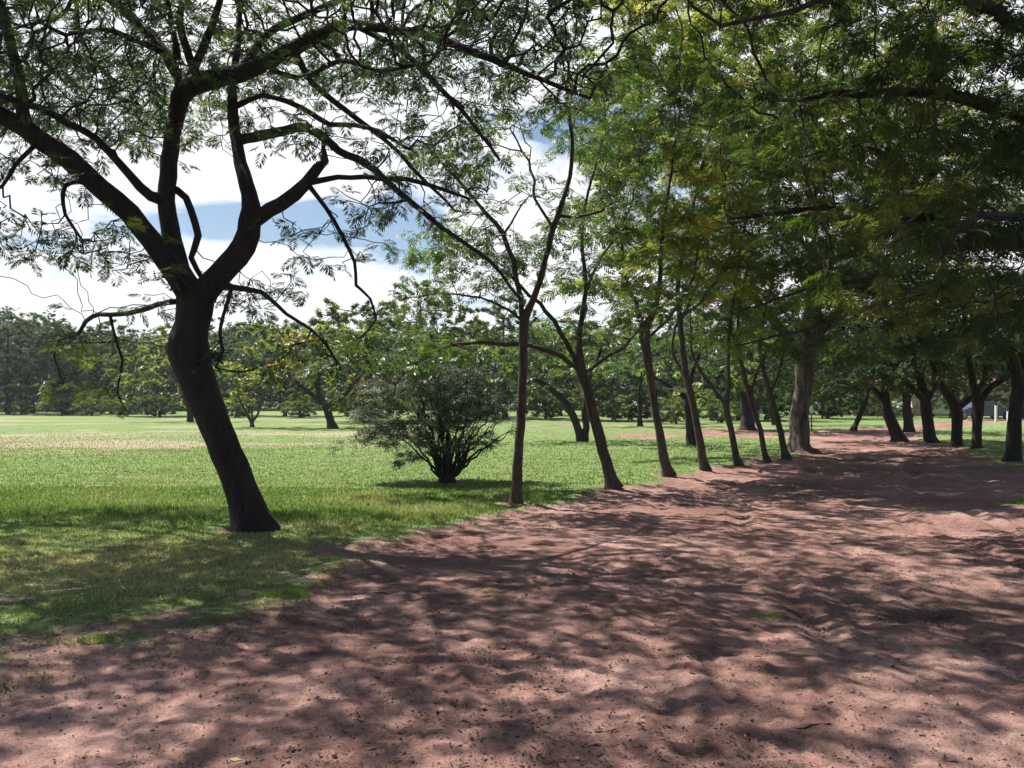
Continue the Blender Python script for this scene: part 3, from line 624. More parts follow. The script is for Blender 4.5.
T_('avenue_tree', 'leaning dark tree fifth on the right edge, its base kicked out to the right', 'tree', W(898, 441, 35) * [1, 1, 0],
   [pth((900, 444, 35, 20), (897, 436, 35, 14), (891, 420, 35, 12), (886, 405, 35, 11), (884, 380, 35, 8), (880, 340, 35, 5)), pth((886, 404, 35, 8), (872, 385, 35, 6), (860, 350, 35, 4))],
   np.vstack([bl(865, 330, 35, 3.8, 3.2, 2.4, 1000, R3, 22), bl(868, 384, 36, 2.8, 1.6, .4, 220, R3, 8)]),
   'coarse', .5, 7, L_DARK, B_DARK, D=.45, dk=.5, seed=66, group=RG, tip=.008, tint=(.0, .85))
T_('avenue_tree', 'upright dark tree just behind the leaning fifth tree on the right edge', 'tree', W(909, 432, 45) * [1, 1, 0],
   [pth((909, 435, 45, 16), (909, 428, 45, 11), (907, 410, 45, 10), (906, 390, 45, 9), (900, 350, 45, 6))],
   np.vstack([bl(905, 340, 45, 4.5, 4, 2.8, 900, R3, 18)]),
   'coarse', .62, 7, L_DARK, B_DARK, D=.6, dk=.65, seed=67, group=RG, tip=.012, tint=(.0, .8))
T_('avenue_tree', 'small leaning tree at the far bend of the road, left of the dark right row', 'tree', W(855, 431, 46) * [1, 1, 0],
   [pth((853, 433, 46, 8), (855, 426, 46, 6), (860, 415, 46, 5.5), (866, 400, 46, 5), (872, 375, 46, 4))],
   np.vstack([bl(865, 355, 46, 3.5, 3, 2.2, 600, R3, 14)]),
   'coarse', .62, 7, L_DARK, B_DARK, D=.6, dk=.65, seed=68, group=RG, tip=.012, tint=(.1, .9))

# ------------------------------------------------------------------ field trees
R4 = np.random.default_rng(71)
T_('field_tree', 'broad green and ochre tree with short trunk in the field, right of the leaning tree', 'tree', W(332, 428, 51) * [1, 1, 0],
   [pth((333, 430, 51, 14), (331, 422, 51, 9), (326, 408, 51, 8), (318, 390, 51, 6), (320, 360, 51, 4)), pth((328, 412, 51, 6), (345, 395, 51, 5), (365, 370, 51, 3)), pth((325, 405, 51, 6), (300, 385, 51, 4), (280, 365, 51, 3))],
   np.vstack([bl(318, 352, 51, 4.3, 3.5, 2.3, 1100, R4, 26), bl(270, 385, 51, 2.2, 1.6, 1.2, 220, R4, 7), bl(350, 400, 51, 1.6, 1.4, .5, 90, R4, 5)]),
   'clump', .36, 22, L_MIX, B_DARK, D=.5, dk=.55, seed=72, tip=.012, tint=(.3, 1.0))
T_('field_tree', 'small tree with splayed thin pale stems in the field beside the leaning trunk', 'tree', W(252, 427, 53) * [1, 1, 0],
   [pth((252, 429, 53, 6), (252, 423, 53, 4), (246, 412, 53, 2.5), (238, 395, 53, 2)), pth((252, 424, 53, 3), (258, 412, 53, 2.5), (264, 395, 53, 2)), pth((252, 424, 53, 3), (252, 410, 53, 2), (250, 395, 53, 1.5))],
   np.vstack([bl(250, 378, 53, 2.6, 2, 1.3, 330, R4, 10)]),
   'clump', .36, 18, L_MIX, B_ROW, D=.5, dk=.55, seed=73, tip=.012, tint=(.4, 1.0))
T_('field_tree', 'low spreading olive green tree in the field just left behind the leaning trunk', 'tree', W(190, 421, 66) * [1, 1, 0],
   [pth((190, 423, 66, 8), (190, 415, 66, 6), (186, 400, 66, 4), (180, 380, 66, 3))],
   np.vstack([bl(178, 368, 66, 4.2, 3.5, 3.4, 800, R4, 20)]),
   'clump', .4, 22, L_MIX, B_DARK, D=.6, dk=.7, seed=74, tip=.014, tint=(.15, .95))
T_('field_tree', 'forked twin trunk tree casting a thin shadow on the lawn, behind the second roadside tree', 'tree', W(580, 441, 34.5) * [1, 1, 0],
   [pth((582, 444, 34.5, 15), (580, 436, 34.5, 10), (575, 420, 34.5, 9), (563, 400, 34.5, 8), (545, 385, 34.5, 7), (520, 372, 34.5, 5)),
    pth((581, 440, 34.5, 10), (586, 428, 34.5, 9), (585, 412, 34.5, 8), (588, 385, 34.5, 6), (600, 350, 34.5, 4))],
   np.vstack([bl(570, 350, 34.5, 3.0, 2.6, 1.3, 700, R4, 18), bl(520, 365, 34.5, 1.4, 1.2, .6, 130, R4, 6)]),
   'coarse', .5, 4, L_ROW, B_DARK, D=.4, dk=.45, seed=75, tip=.009, tint=(.1, .9))
T_('field_tree', 'squat dark tree behind the fourth roadside trunk, at the edge of the bare red earth', 'tree', W(691, 446, 31) * [1, 1, 0],
   [pth((692, 448, 31, 16), (691, 442, 31, 11), (690, 425, 31, 10), (689, 405, 31, 10), (690, 380, 31, 7), (700, 350, 31, 4)), pth((689, 402, 31, 7), (672, 388, 31, 6), (655, 378, 31, 4))],
   np.vstack([bl(690, 350, 31, 2.6, 2.4, 1.2, 600, R4, 16), bl(688, 385, 30.5, .8, .7, .7, 90, R4, 4)]),
   'coarse', .5, 4, L_ROW, B_DARK, D=.4, dk=.45, seed=76, tip=.009, tint=(.0, .85))
T_('field_tree', 'tall tree with a thick dark trunk on bare red earth left of the massive trunk', 'tree', W(748, 430, 47) * [1, 1, 0],
   [pth((748, 433, 47, 28), (748, 427, 47, 18), (748, 410, 47, 16), (747, 390, 47, 15), (748, 360, 47, 12), (755, 310, 47, 7)), pth((747, 380, 47, 9), (725, 350, 47, 6)), pth((747, 375, 47, 9), (775, 345, 47, 6))],
   np.vstack([bl(748, 330, 47, 5.2, 4.2, 3.2, 1300, R4, 26)]),
   'coarse', .75, 4, L_DARK, B_DARK, D=.6, dk=.66, seed=77, tip=.012, tint=(.0, .9))
T_('field_tree', 'dark tree far back between the fifth and sixth roadside stems, trunk tilted right', 'tree', W(775, 425, 57) * [1, 1, 0],
   [pth((777, 427, 57, 12), (775, 422, 57, 8), (771, 405, 57, 8), (768, 385, 57, 6), (772, 350, 57, 4))],
   np.vstack([bl(780, 350, 57, 5, 4, 2.6, 900, R4, 20)]),
   'clump', .4, 20, L_DARK, B_DARK, D=.65, dk=.7, seed=78, tip=.014, tint=(.1, .95))
T_('field_tree', 'rounded dark tree at the back of the lawn, left of the third roadside trunk', 'tree', W(640, 427, 53) * [1, 1, 0],
   [pth((640, 429, 53, 10), (640, 423, 53, 6), (640, 408, 53, 6), (640, 385, 53, 5), (645, 350, 53, 3))],
   np.vstack([bl(640, 366, 53, 3.8, 3.2, 2.4, 900, R4, 22)]),
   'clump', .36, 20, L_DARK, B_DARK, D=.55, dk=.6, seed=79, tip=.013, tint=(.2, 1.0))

# grey green bushy shrub ------------------------------------------------------
R5 = np.random.default_rng(81)
bp = []
b0 = W(447, 479, 17.8); 
for i in range(34):
    a = R5.uniform(0, 2 * np.pi); sp = R5.uniform(.15, 1.0) ** .7; h = R5.uniform(1.2, 2.2) * (1.15 - .45 * sp)
    ex_ = sp * 1.25
    pts = []
    for t in (0, .12, .35, .65, 1.0):
        pts.append((b0 * [1, 1, 0] + np.array([math.cos(a) * (.16 + ex_ * t ** 1.3), math.sin(a) * (.16 + ex_ * t ** 1.3), h * t ** (.8) - .05]), (.012 + .02 * ((i * 7) % 5) / 5) * (1 - t) ** .8 + .006))
    bp.append(pts)
bp.insert(0, [(b0 * [1, 1, 0] + np.array([0, 0, -.1]), .2), (b0 * [1, 1, 0] + np.array([0, 0, .12]), .13), (b0 * [1, 1, 0] + np.array([0.02, 0, .35]), .09), (b0 * [1, 1, 0] + np.array([0.02, 0, .9]), .05)])
ba = np.vstack([bl(438, 392, 17.8, 1.25, 1.15, .95, 2600, R5, 44), bl(440, 430, 17.5, 1.15, 1.05, .5, 650, R5, 24), bl(385, 405, 17.5, .8, .7, .65, 600, R5, 14), bl(372, 440, 17.3, .5, .5, .25, 70, R5, 5), bl(400, 458, 17.5, .3, .4, .2, 40, R5, 4), bl(480, 445, 17.8, .5, .5, .3, 70, R5, 6), bl(490, 400, 17.9, .6, .6, .6, 160, R5, 8), bl(425, 445, 17.2, .4, .3, .3, 60, R5, 4)])
T_('bushy_shrub', 'dense grey green shrub with many dark stems fanning up from one base on the lawn', 'shrub', b0 * [1, 1, 0],
   bp, ba, 'leaf', .17, 12, L_GREY, B_DARK, D=.12, dk=.15, seed=82, tip=.004, zmin=.25, tint=(.1, .9), limbs_as_parts=False, step=.12, jit=.35, extra_node_leaves=.3, leaf_r=.006, pj=.2)

# ------------------------------------------------------------------ far trees (copies of a few kinds)
def copy_tree(o, loc, rz, sc, label=None, name=None):
    c = o.copy(); COL.objects.link(c); c.location = loc; c.rotation_euler.z = rz; c.scale = sc
    if name: c.name = name
    if label: c['label'] = label
    for ch in list(o.children):
        d = ch.copy(); COL.objects.link(d); d.parent = c
        d.matrix_parent_inverse = ch.matrix_parent_inverse
    return c
def far_kind(seed, h, w, trunk, lmat, tint, dens=700):
    R = np.random.default_rng(seed)
    V = lambda x, y, z: np.array([x, y, z], float)
    ps = [[(V(0, 0, -.3), trunk * 1.7), (V(0, 0, .2), trunk * 1.1), (V(.1, 0, h * .22), trunk), (V(.2, .1, h * .45), trunk * .7), (V(.1, 0, h * .8), trunk * .3)]]
    for i in range(5):
        a = R.uniform(0, 6.28); z = h * R.uniform(.2, .4)
        ps.append([(V(0, 0, z), trunk * .5), (V(math.cos(a) * w * .2, math.sin(a) * w * .2, z + h * .12), trunk * .42), (V(math.cos(a) * w * .38, math.sin(a) * w * .38, z + h * .25), trunk * .22)])
    at = np.vstack([blob((0, 0, h * .6), (w / 2, w / 2, h * .4), int(dens * 1.5), R, 70), blob((0, 0, h * .24), (w * .48, w * .48, h * .2), dens // 2, R, 20)])
    return ps, at
FARG = 'far trees closing the back of the park'
rows_far = []
def far(seed, h, w, tr, lm, tn, spec, dens=1000, size=1.0):
    ps, at = far_kind(seed, h, w, tr, lm, tn, dens)
    proto = None
    for (px, d, rz, s, sz, lab) in spec:
        loc = ((px - 512) / F * d, d, -0.02)
        if proto is None:
            proto = T_('background_tree', lab, 'tree', (0, 0, 0), ps, at, 'clump', size * .45, 26, lm, B_DARK, D=.7, dk=.72, seed=seed, group=FARG, tip=.018, tint=tn, minr=.0, zmin=h * .08)
            proto.location = loc; proto.rotation_euler.z = rz; proto.scale = (s, s, sz)
        else: copy_tree(proto, loc, rz, (s, s, sz), lab)
far(91, 11.3, 11.5, .22, L_DARK, (.0, .8), [
    (-70, 97, .3, 1.0, 1.0, 'dark far tree just beyond the left edge of the photo'),
    (8, 99, 1.9, 1.05, 1.0, 'very dark far tree at the left edge behind the dry field'),
    (66, 98, 3.0, 1.0, .92, 'dark far tree second from the left edge, behind the low hanging yellow leaves'),
    (560, 92, 4.2, 1.0, .9, 'dark far tree at the back of the lawn between the first two roadside trunks'),
    (712, 85, 2.2, 1.1, 1.0, 'dark far tree behind the fourth roadside trunk'),
    (868, 105, 5.2, 1.1, 1.1, 'dark far tree behind the bend of the road'),
    (1040, 100, .8, 1.2, 1.1, 'dark far tree at the right edge behind the pink building')])
far(92, 11.8, 12, .25, L_FAR, (.1, .95), [
    (112, 104, .0, 1.0, .95, 'mid green far tree between the leaning trunk and the dark ones at left'),
    (32, 108, 2.5, 1.1, 1.06, 'sunlit olive topped far tree rising above the dark ones at left'),
    (205, 92, 4.0, .95, .9, 'rounded olive far tree behind the leaning trunk'),
    (420, 70, 1.2, .95, .95, 'tall pale green far tree above the grey shrub'),
    (505, 78, 2.9, 1.0, .93, 'pale green far tree behind the first roadside trunk'),
    (648, 90, .5, 1.1, 1.05, 'olive far tree high behind the third roadside trunk'),
    (800, 98, 3.6, 1.1, 1.0, 'mid green far tree behind the massive trunk'),
    (952, 80, 5.0, .75, .8, 'mid green far tree directly behind the pale parked cars'),
    (1022, 79, 1.0, .8, .8, 'mid green far tree right of the parked cars, hiding the end of the building')])
far(93, 9.2, 10, .16, L_FAR, (.3, 1.0), [
    (370, 64, 1.0, 1.0, 1.0, 'yellow green far tree left of the grey shrub'),
    (285, 88, 2.0, 1.1, 1.1, 'yellow green far tree rising behind the broad ochre field tree'),
    (455, 88, 3.3, 1.1, 1.05, 'yellow green far tree hidden behind the top of the grey shrub'),
    (590, 70, 4.4, 1.0, .95, 'yellow green far tree behind the second roadside trunk'),
    (155, 88, 5.1, .9, .85, 'yellow green low far tree just left of the leaning trunk'),
    (738, 70, .2, 1.0, 1.0, 'yellow green far tree behind the fifth roadside stem'),
    (828, 76, 1.4, .9, .9, 'small far tree with a thin trunk on the lawn beyond the road bend'),
    (995, 96, 2.6, 1.2, 1.1, 'yellow green far tree behind the right hand avenue trees')])
# the wood far behind, one mass
R = np.random.default_rng(97); n = 62000
ang = R.uniform(-1.0, 1.0, n); dd_ = R.uniform(125, 165, n)
px_ = np.sin(ang) * dd_ * 1.1; py_ = np.cos(ang) * dd_ * 1.05 + 5
top = 8.5 + 5 * fbm(ang * 14 + 5, ang * 0, 3, 3) + 2 * vn2(ang * 60, ang * 0, 8)
pz_ = top * R.random(n) ** .8
pos = np.stack([px_, py_, pz_], 1); az = R.uniform(0, 6.28, n)
V, Q, T = foliage(pos, np.stack([np.cos(az), np.sin(az), az * 0], 1), 1.5, 'clump', tints(pos, R, .1, .8, .2), R)
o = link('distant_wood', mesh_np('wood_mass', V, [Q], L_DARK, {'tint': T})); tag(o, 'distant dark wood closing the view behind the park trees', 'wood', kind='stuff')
# low shrubs at the foot of the far trees
SHG = 'low shrubs along the foot of the far trees'
ps, at = far_kind(95, 2.2, 4.2, .06, L_FAR, (.1, .9), 260)
shr = None
SH_SPEC = []
nm = ['behind the dry field at far left', 'under the second dark far tree', 'beside the low hanging leaves', 'between the hanging leaves and the leaning trunk', 'just left of the leaning trunk', 'right of the leaning trunk', 'under the ochre field tree',
      'behind the grey shrub on its left', 'behind the grey shrub on its right', 'left of the twin trunk tree', 'right of the twin trunk tree', 'left of the third roadside trunk', 'between the third and fourth roadside trunks', 'behind the fifth roadside stem',
      'between the thick dark trunk and the massive one', 'just right of the massive trunk', 'left of the small leaning tree', 'right of the small leaning tree', 'at the left end of the pink building', 'at the right end of the pink building']
pxs = [20, 62, 92, 128, 160, 235, 300, 372, 480, 545, 612, 632, 676, 722, 765, 822, 842, 872, 884, 1015]
for i, (px, lab) in enumerate(zip(pxs, nm)):
    d = [94, 92, 90, 86, 82, 80, 78, 66, 72, 74, 70, 66, 60, 62, 70, 78, 84, 88, 80, 82][i]
    loc = ((px - 512) / F * d, d, -.02); s = .75 + .5 * ((i * 37) % 10) / 10
    if shr is None:
        shr = T_('low_shrub', 'low green shrub ' + lab, 'shrub', (0, 0, 0), ps, at, 'clump', .42, 9, L_FAR, B_DARK, D=.35, dk=.4, seed=95, group=SHG, tip=.012, tint=(.05, .9), zmin=.1)
        shr.location = loc; shr.scale = (s, s, s)
    else: copy_tree(shr, loc, i * 1.3, (s, s, s * .9), 'low green shrub ' + lab)

# ------------------------------------------------------------------ ground
Lk = np.array([(-20, -8), (-5, -5), (2, -3.6), (4.9, -2.9), (6.8, -2.1), (9.5, -1.2), (11.9, -.35), (14.2, .85), (16.4, 2.1), (20.3, 4.3), (23.3, 6.4), (26, 8.3), (30, 9.6), (36, 12), (45, 16), (60, 27), (100, 62), (200, 160)], float)
Rk = np.array([(-20, 9), (-5, 9), (4, 8.6), (10, 8.2), (14.2, 8.3), (17.8, 10.2), (23.7, 12.3), (28, 13.6), (33, 14.6), (38, 16.2), (45, 19.5), (60, 31), (100, 68), (200, 200)], float)
def edges(y): return np.interp(y, Lk[:, 0], Lk[:, 1]), np.interp(y, Rk[:, 0], Rk[:, 1])
def soil(x, y):
    l, r = edges(y)
    wob = (fbm(x * .5, y * .5, 3, 5) - .5) * 1.6 + (fbm(x * 2.3, y * 2.3, 3, 9) - .5) * .6
    wl = 2.2 - 1.4 * sm(7, 12.5, y)
    a = sm(-wl, wl * .45, x - l + wob * np.clip(wl, 0, 1.5)) * (1 - sm(-.6, 2.2, x - r + wob * 1.3) * .95)
    # bare earth area behind the row
    e = .9 - np.sqrt(((x - 12.0) / 8.5) ** 2 + ((y - 43) / 8.0) ** 2) + (fbm(x * .5, y * .5, 4, 3) - .5) * 1.8
    b = sm(-.05, .35, e)
    e2 = .8 - np.sqrt(((x - 7.5) / 9) ** 2 + ((y - 56) / 3.0) ** 2) + (fbm(x * .4, y * .4, 4, 4) - .5) * 1.8
    b = np.maximum(b, sm(0, .4, e2) * .8)
    # wandering bare spots under the near trees
    c = sm(.5, .75, fbm(x * .7 + 3, y * .7, 3, 21)) * (1 - sm(6.5, 9, y)) * sm(-3.5, -1.5, x - l) * .8
    # worn ring round the leaning tree and roadside trunks
    for tx, ty, rr in ((-3.26, 11.2, .5), (.08, 14.2, .45), (1.9, 16.8, .5), (3.35, 19.2, .5), (-1.3, 17.8, .5)):
        c = np.maximum(c, .8 * (1 - sm(.3, 1.0, np.hypot(x - tx, y - ty + .1) / rr / 1.3)))
    # a little grass tongue on the right verge
    g = 1 - np.hypot((x - 9.3) / 1.6, (y - 14.6) / .7)
    return np.clip(np.maximum(a * (1 - .75 * sm(-.1, .4, g)), np.maximum(b, c)), 0, 1)
HOLES = [(3.0, 7.1, 1.0, .35, .09), (4.15, 7.7, .9, .5, .08), (2.6, 9.6, .8, .3, .05), (5.5, 11.5, 1.1, .4, .06), (1.2, 8.6, .9, .3, .04), (7.2, 14.5, 1.5, .5, .07), (6.3, 8.6, .8, .4, .06)]
def height(x, y, so):
    l, r = edges(y); v = x - (l * .45 + r * .55)
    near = 1 - sm(40, 70, y)
    h = (fbm(x * .12, y * .12, 3, 2) - .5) * .22 * near
    rd = sm(.45, .9, so)
    me = (fbm(x * 0 + 1.7, y * .16, 2, 13) - .5) * 1.4
    rut = 0
    for c, w, dp in ((-2.6, .11, .026), (-1.35, .12, .034), (-1.05, .10, .022), (-.35, .10, .026), (.35, .09, .02), (.95, .12, .05), (1.3, .08, .03), (2.2, .12, .045), (2.5, .1, .03), (3.4, .12, .028), (-3.5, .11, .02)):
        q = (v - c - me * (1 if c < 1 else .6))
        amp = sm(.30, .6, vn2(y * .35 + c * 7, c * 3 + 0 * y, 4))
        rut = rut - dp * np.exp(-(q / w) ** 2) * amp + dp * .55 * np.exp(-((np.abs(q) - w * 1.9) / (w * .6)) ** 2) * amp
        rut = rut + .009 * np.sin(y * 52 + np.abs(q) * 40) * np.exp(-(q / w) ** 4) * amp * (y < 16)
    h = h + rut * rd * near
    clod = np.abs(fbm(x * 3.1, y * 3.1, 4, 31) - .5) * 2; churn = sm(.4, .65, fbm(x * .45, y * .45, 2, 41))
    h = h + rd * near * ((.5 - clod) * .014 * (.1 + churn) + (fbm(x * 9, y * 9, 3, 33) - .5) * .03 * (.1 + churn) + np.abs(fbm(x * 7, y * 7, 3, 39) - .5) * -.022 * churn + (fbm(x * 17, y * 17, 2, 37) - .5) * .022 * (.3 + churn) * (y < 25))
    h = h + rd * near * (fbm(x * .6, y * .6, 2, 43) - .5) * .04
    h = h + (1 - rd) * near * (fbm(x * 4, y * 4, 3, 35) - .5) * .035
    for hx, hy, rx, ry, dp in HOLES:
        h = h - dp * .55 * np.exp(-((x - hx) / rx) ** 2 - ((y - hy) / ry) ** 2)
    h = h - rd * .05
    # flatten far away
    return h
def groundz(x, y):
    x = np.asarray(x, float); y = np.asarray(y, float)
    return height(x, y, soil(x, y))
NR, NC = 1150, 560
u = np.exp(np.linspace(math.log(1.3), math.log(320), NR)); Y = u - 6.0
t = np.linspace(-1.35, 1.35, NC); t = t * (1 + .25 * (np.abs(t) > 1.2))
XX = u[:, None] * t[None, :]; YY = np.repeat(Y[:, None], NC, 1)
so = soil(XX, YY); ZZ = height(XX, YY, so)
Rf = np.random.default_rng(303)      # foot and hoof prints in the loose earth
for i in range(420):
    fy = 3.2 * (20 / 3.2) ** Rf.random(); fx = Rf.uniform(-.6, .7) * fy; a_ = Rf.normal(.15, .5); ln_, wd_, dp_ = Rf.uniform(.08, .14), Rf.uniform(.035, .055), Rf.uniform(.008, .022)
    r0, r1 = np.searchsorted(Y, [fy - .4, fy + .4]); X_ = XX[r0:r1] - fx; Y_ = YY[r0:r1] - fy
    p_ = X_ * math.sin(a_) + Y_ * math.cos(a_); q_ = X_ * math.cos(a_) - Y_ * math.sin(a_); e_ = (p_ / ln_) ** 2 + (q_ / wd_) ** 2
    ZZ[r0:r1] += (-dp_ * np.exp(-e_ ** 2) + dp_ * .45 * np.exp(-((np.sqrt(e_) - 1.35) / .3) ** 2)) * (so[r0:r1] > .6)
dry = np.exp(-((XX + 24) / 16) ** 2 - ((YY - 36) / 12) ** 2) * .7 + np.exp(-((XX + 40) / 20) ** 2 - ((YY - 75) / 15) ** 2) * .3 + np.exp(-((XX - 42) / 14) ** 2 - ((YY - 55) / 18) ** 2) * .45 + np.exp(-((XX + 4) / 5) ** 2 - ((YY - 8.6) / 2.2) ** 2) * .6 + .6 * sm(.5, .7, fbm(XX * .15, YY * .22, 4, 71)) * sm(14, 22, YY) * (1 - sm(-8, 0, XX) * .7) - .12
damp = sum(np.exp(-((XX - hx) / rx / .9) ** 2 - ((YY - hy) / ry / .9) ** 2) * .8 for hx, hy, rx, ry, dp in HOLES[:2]) + sm(.6, .85, fbm(XX * .35, YY * .9, 3, 77)) * .6
Vg = np.stack([XX, YY, ZZ], -1).reshape(-1, 3)
ii = (np.arange(NR - 1)[:, None] * NC + np.arange(NC - 1)[None]).ravel()
Q = np.stack([ii, ii + 1, ii + NC + 1, ii + NC], 1)
lft, rgt = edges(YY)
inroad = ((so > .5) & (XX > lft - 1.6) & (XX < rgt + 1.2) & (YY < 160)).ravel()
fr = inroad[Q].sum(1) >= 2
def sub(Qs):
    us, inv = np.unique(Qs, return_inverse=True); return us, inv.reshape(Qs.shape)
for nm_, msk in (('grass_field', ~fr), ('dirt_road', fr)):
    us, q = sub(Q[msk])
    o = link(nm_, mesh_np(nm_, Vg[us], [q], M_GROUND, {'soil': so.ravel()[us], 'dry': dry.ravel()[us], 'damp': np.clip(damp, 0, 1).ravel()[us]}, smooth=True))
    tag(o, kind='structure')

# ------------------------------------------------------------------ grass blades
R6 = np.random.default_rng(101)
def blades(n, dmin, dmax, hgt, seed, xlo=-.72, xhi=.72, pw=1.0):
    R = np.random.default_rng(seed)
    d = dmin * (dmax / dmin) ** (R.random(n) ** pw); x = R.uniform(xlo, xhi, n) * d
    s = soil(x, d); pn = fbm(x * .8, d * .8, 3, 55); pf = fbm(x * 6, d * 6, 2, 56)
    keep = (s + (R.random(n) - .5) * .6 + (pf - .5) * 1.3) < .45
    keep &= R.random(n) > sm(18, 50, d) * .97
    x, d, s, pn = x[keep], d[keep], s[keep], pn[keep]
    z = groundz(x, d); m = len(x)
    h = hgt * R.uniform(.5, 1.35, m) * (.55 + .9 * pn) * (1 - .6 * s); wd = h * .10 + .0016 * d / 4
    lush = np.exp(-((d - 12.4 - x * .10 - (fbm(x * .5, d * .5, 3, 66) - .5) * 3) / 1.1) ** 2) * (.35 + .9 * fbm(x * 1.3, d * 1.3, 2, 67)); h = h * (1 + .7 * lush)
    h = h * (.55 + .45 * sm(10.4, 12.4, d + (fbm(x * .6, d * .6, 2, 68) - .5) * 2.5))
    a = R.uniform(0, 6.28, m); ln = R.uniform(.1, .75, m) * h; b = R.uniform(0, 6.28, m)
    V = np.empty((m, 3, 3))
    V[:, 0] = np.stack([x - np.cos(a) * wd, d - np.sin(a) * wd, z - .005], 1)
    V[:, 1] = np.stack([x + np.cos(a) * wd, d + np.sin(a) * wd, z - .005], 1)
    V[:, 2] = np.stack([x + np.cos(b) * ln, d + np.sin(b) * ln, z + h], 1)
    tn = np.clip(.5 + (pn - .5) * 1.2 + R.normal(size=m) * .2 + .42 * np.exp(-((x + 4) / 5) ** 2 - ((d - 8.4) / 2.2) ** 2), 0, 1)
    return V.reshape(-1, 3), np.repeat(tn, 3)
bv, bt = [], []
for a in ((330000, 4.5, 16, .045, 1), (260000, 12, 55, .036, 2)):
    v, tt = blades(*a); bv.append(v); bt.append(tt)
v = np.vstack(bv); tt = np.concatenate(bt)
o = link('grass', mesh_np('grass', v, [np.arange(len(v)).reshape(-1, 3)], M_BLADE, {'tint': tt})); tag(o, 'short green grass covering the lawn beside the road', 'grass', kind='stuff')

# ------------------------------------------------------------------ litter on the road
M_LITTER = leaf_mat('dead_leaf', [(0, (.05, .03, .02)), (.5, (.11, .07, .045)), (.85, (.2, .14, .08)), (1, (.3, .25, .13))], .1, (1, 1, 1), .8, .2)
M_CLOD = plain('clod', (.26, .15, .13), .95, var=.3, scale=30, spec=.1)
n = 42000; R = np.random.default_rng(5)
d = 3 * (26 / 3) ** R.random(n); x = R.uniform(-.7, .75, n) * d; kp = R.random(n) < .15 + .9 * sm(.42, .7, fbm(x * .6, d * .6, 4, 91)) + .8 * np.exp(-((soil(x, d) - .55) / .3) ** 2); x = x[kp]; d = d[kp]; n = len(x); z = groundz(x, d)
a = R.uniform(0, 6.28, n); L = R.uniform(.003, .014, n) * (1 + (R.random(n) > .95) * 1.6); w = L * R.uniform(.25, .5, n); c, s_ = np.cos(a), np.sin(a)
V = np.empty((n, 4, 3))
for k, (p, q, hh) in enumerate(((-1, 0, .004), (0, 1, .01), (1, 0, .006), (0, -1, .003))):
    V[:, k] = np.stack([x + c * L * p - s_ * w * q, d + s_ * L * p + c * w * q, z + hh + R.random(n) * .006], 1)
o = link('leaf_litter', mesh_np('litter', V.reshape(-1, 3), [np.arange(n * 4).reshape(-1, 4)], M_LITTER, {'tint': np.repeat(R.random(n), 4)})); tag(o, 'tiny dead leaves and chaff scattered on the dirt road', 'leaf litter', kind='stuff')
# clods
ico = bpy.data.meshes.new('t'); import bmesh
bm = bmesh.new(); bmesh.ops.create_icosphere(bm, subdivisions=1, radius=1); iv = np.array([v.co[:] for v in bm.verts]); bm.verts.index_update(); iq = np.array([[v.index for v in f.verts] for f in bm.faces]); bm.free()
n = 7000; d = 3.2 * (22 / 3.2) ** R.random(n); x = R.uniform(-.7, .75, n) * d; keep = (soil(x, d) > .5) & (fbm(x * .9, d * .9, 3, 61) > .47); x, d = x[keep], d[keep]; n = len(x)
z = groundz(x, d); s1 = .003 + .012 * R.random(n) ** 3 * (1 + (R.random(n) > .97) * .9)
V = iv[None] * s1[:, None, None] * R.uniform(.6, 1.3, (n, 1, 3)) * R.uniform(.75, 1.2, (n, len(iv), 1)) + np.stack([x, d, z + s1 * .2], 1)[:, None]
o = link('soil_crumbs', mesh_np('crumbs', V.reshape(-1, 3), [(iq[None] + (np.arange(n) * len(iv))[:, None, None]).reshape(-1, 3)], M_CLOD)); tag(o, 'loose crumbs and small clods of red earth on the road', 'soil crumbs', kind='stuff')

# tuft in the puddle hollow and a few weeds on the verge
def tuft(name, label, x, y, rad, h, n, seed, group=None):
    n *= 3; rad *= .8
    R = np.random.default_rng(seed); r = rad * np.sqrt(R.random(n)); a = R.uniform(0, 6.28, n)
    px, py = x + r * np.cos(a), y + r * np.sin(a) * .7; z = groundz(px, py); hh = h * R.uniform(.5, 1.2, n) * (1 - .5 * r / rad)
    b = R.uniform(0, 6.28, n); wd = .004; ln = hh * R.uniform(.2, .9, n); t_ = R.uniform(0, 6.28, n)
    V = np.empty((n, 3, 3))
    V[:, 0] = np.stack([px - np.cos(t_) * wd, py - np.sin(t_) * wd, z - .004], 1); V[:, 1] = np.stack([px + np.cos(t_) * wd, py + np.sin(t_) * wd, z - .004], 1)
    V[:, 2] = np.stack([px + np.cos(b) * ln, py + np.sin(b) * ln, z + hh], 1); V -= np.array([x, y, 0])
    o = link(name, mesh_np(name, V.reshape(-1, 3), [np.arange(n * 3).reshape(-1, 3)], M_BLADE, {'tint': np.repeat(np.clip(R.normal(.55, .2, n), 0, 1), 3)})); o.location = (x, y, 0)
    tag(o, label, 'grass tuft', group)
TG = 'small grass tufts on bare earth'
tuft('grass_tuft', 'flat green tuft growing in the dark muddy hollow in the middle of the road', 2.0, 6.95, .2, .03, 160, 1, TG)
tuft('grass_tuft', 'ragged tuft on the red earth between the leaning tree and the road', -1.9, 7.35, .3, .07, 380, 2, TG)
tuft('grass_tuft', 'small sparse tuft on bare soil near the lower left edge of the photo', -2.75, 5.9, .16, .06, 120, 3, TG)
tuft('grass_tuft', 'low tuft at the grass edge below the leaning tree trunk', -2.4, 7.9, .25, .05, 260, 4, TG)
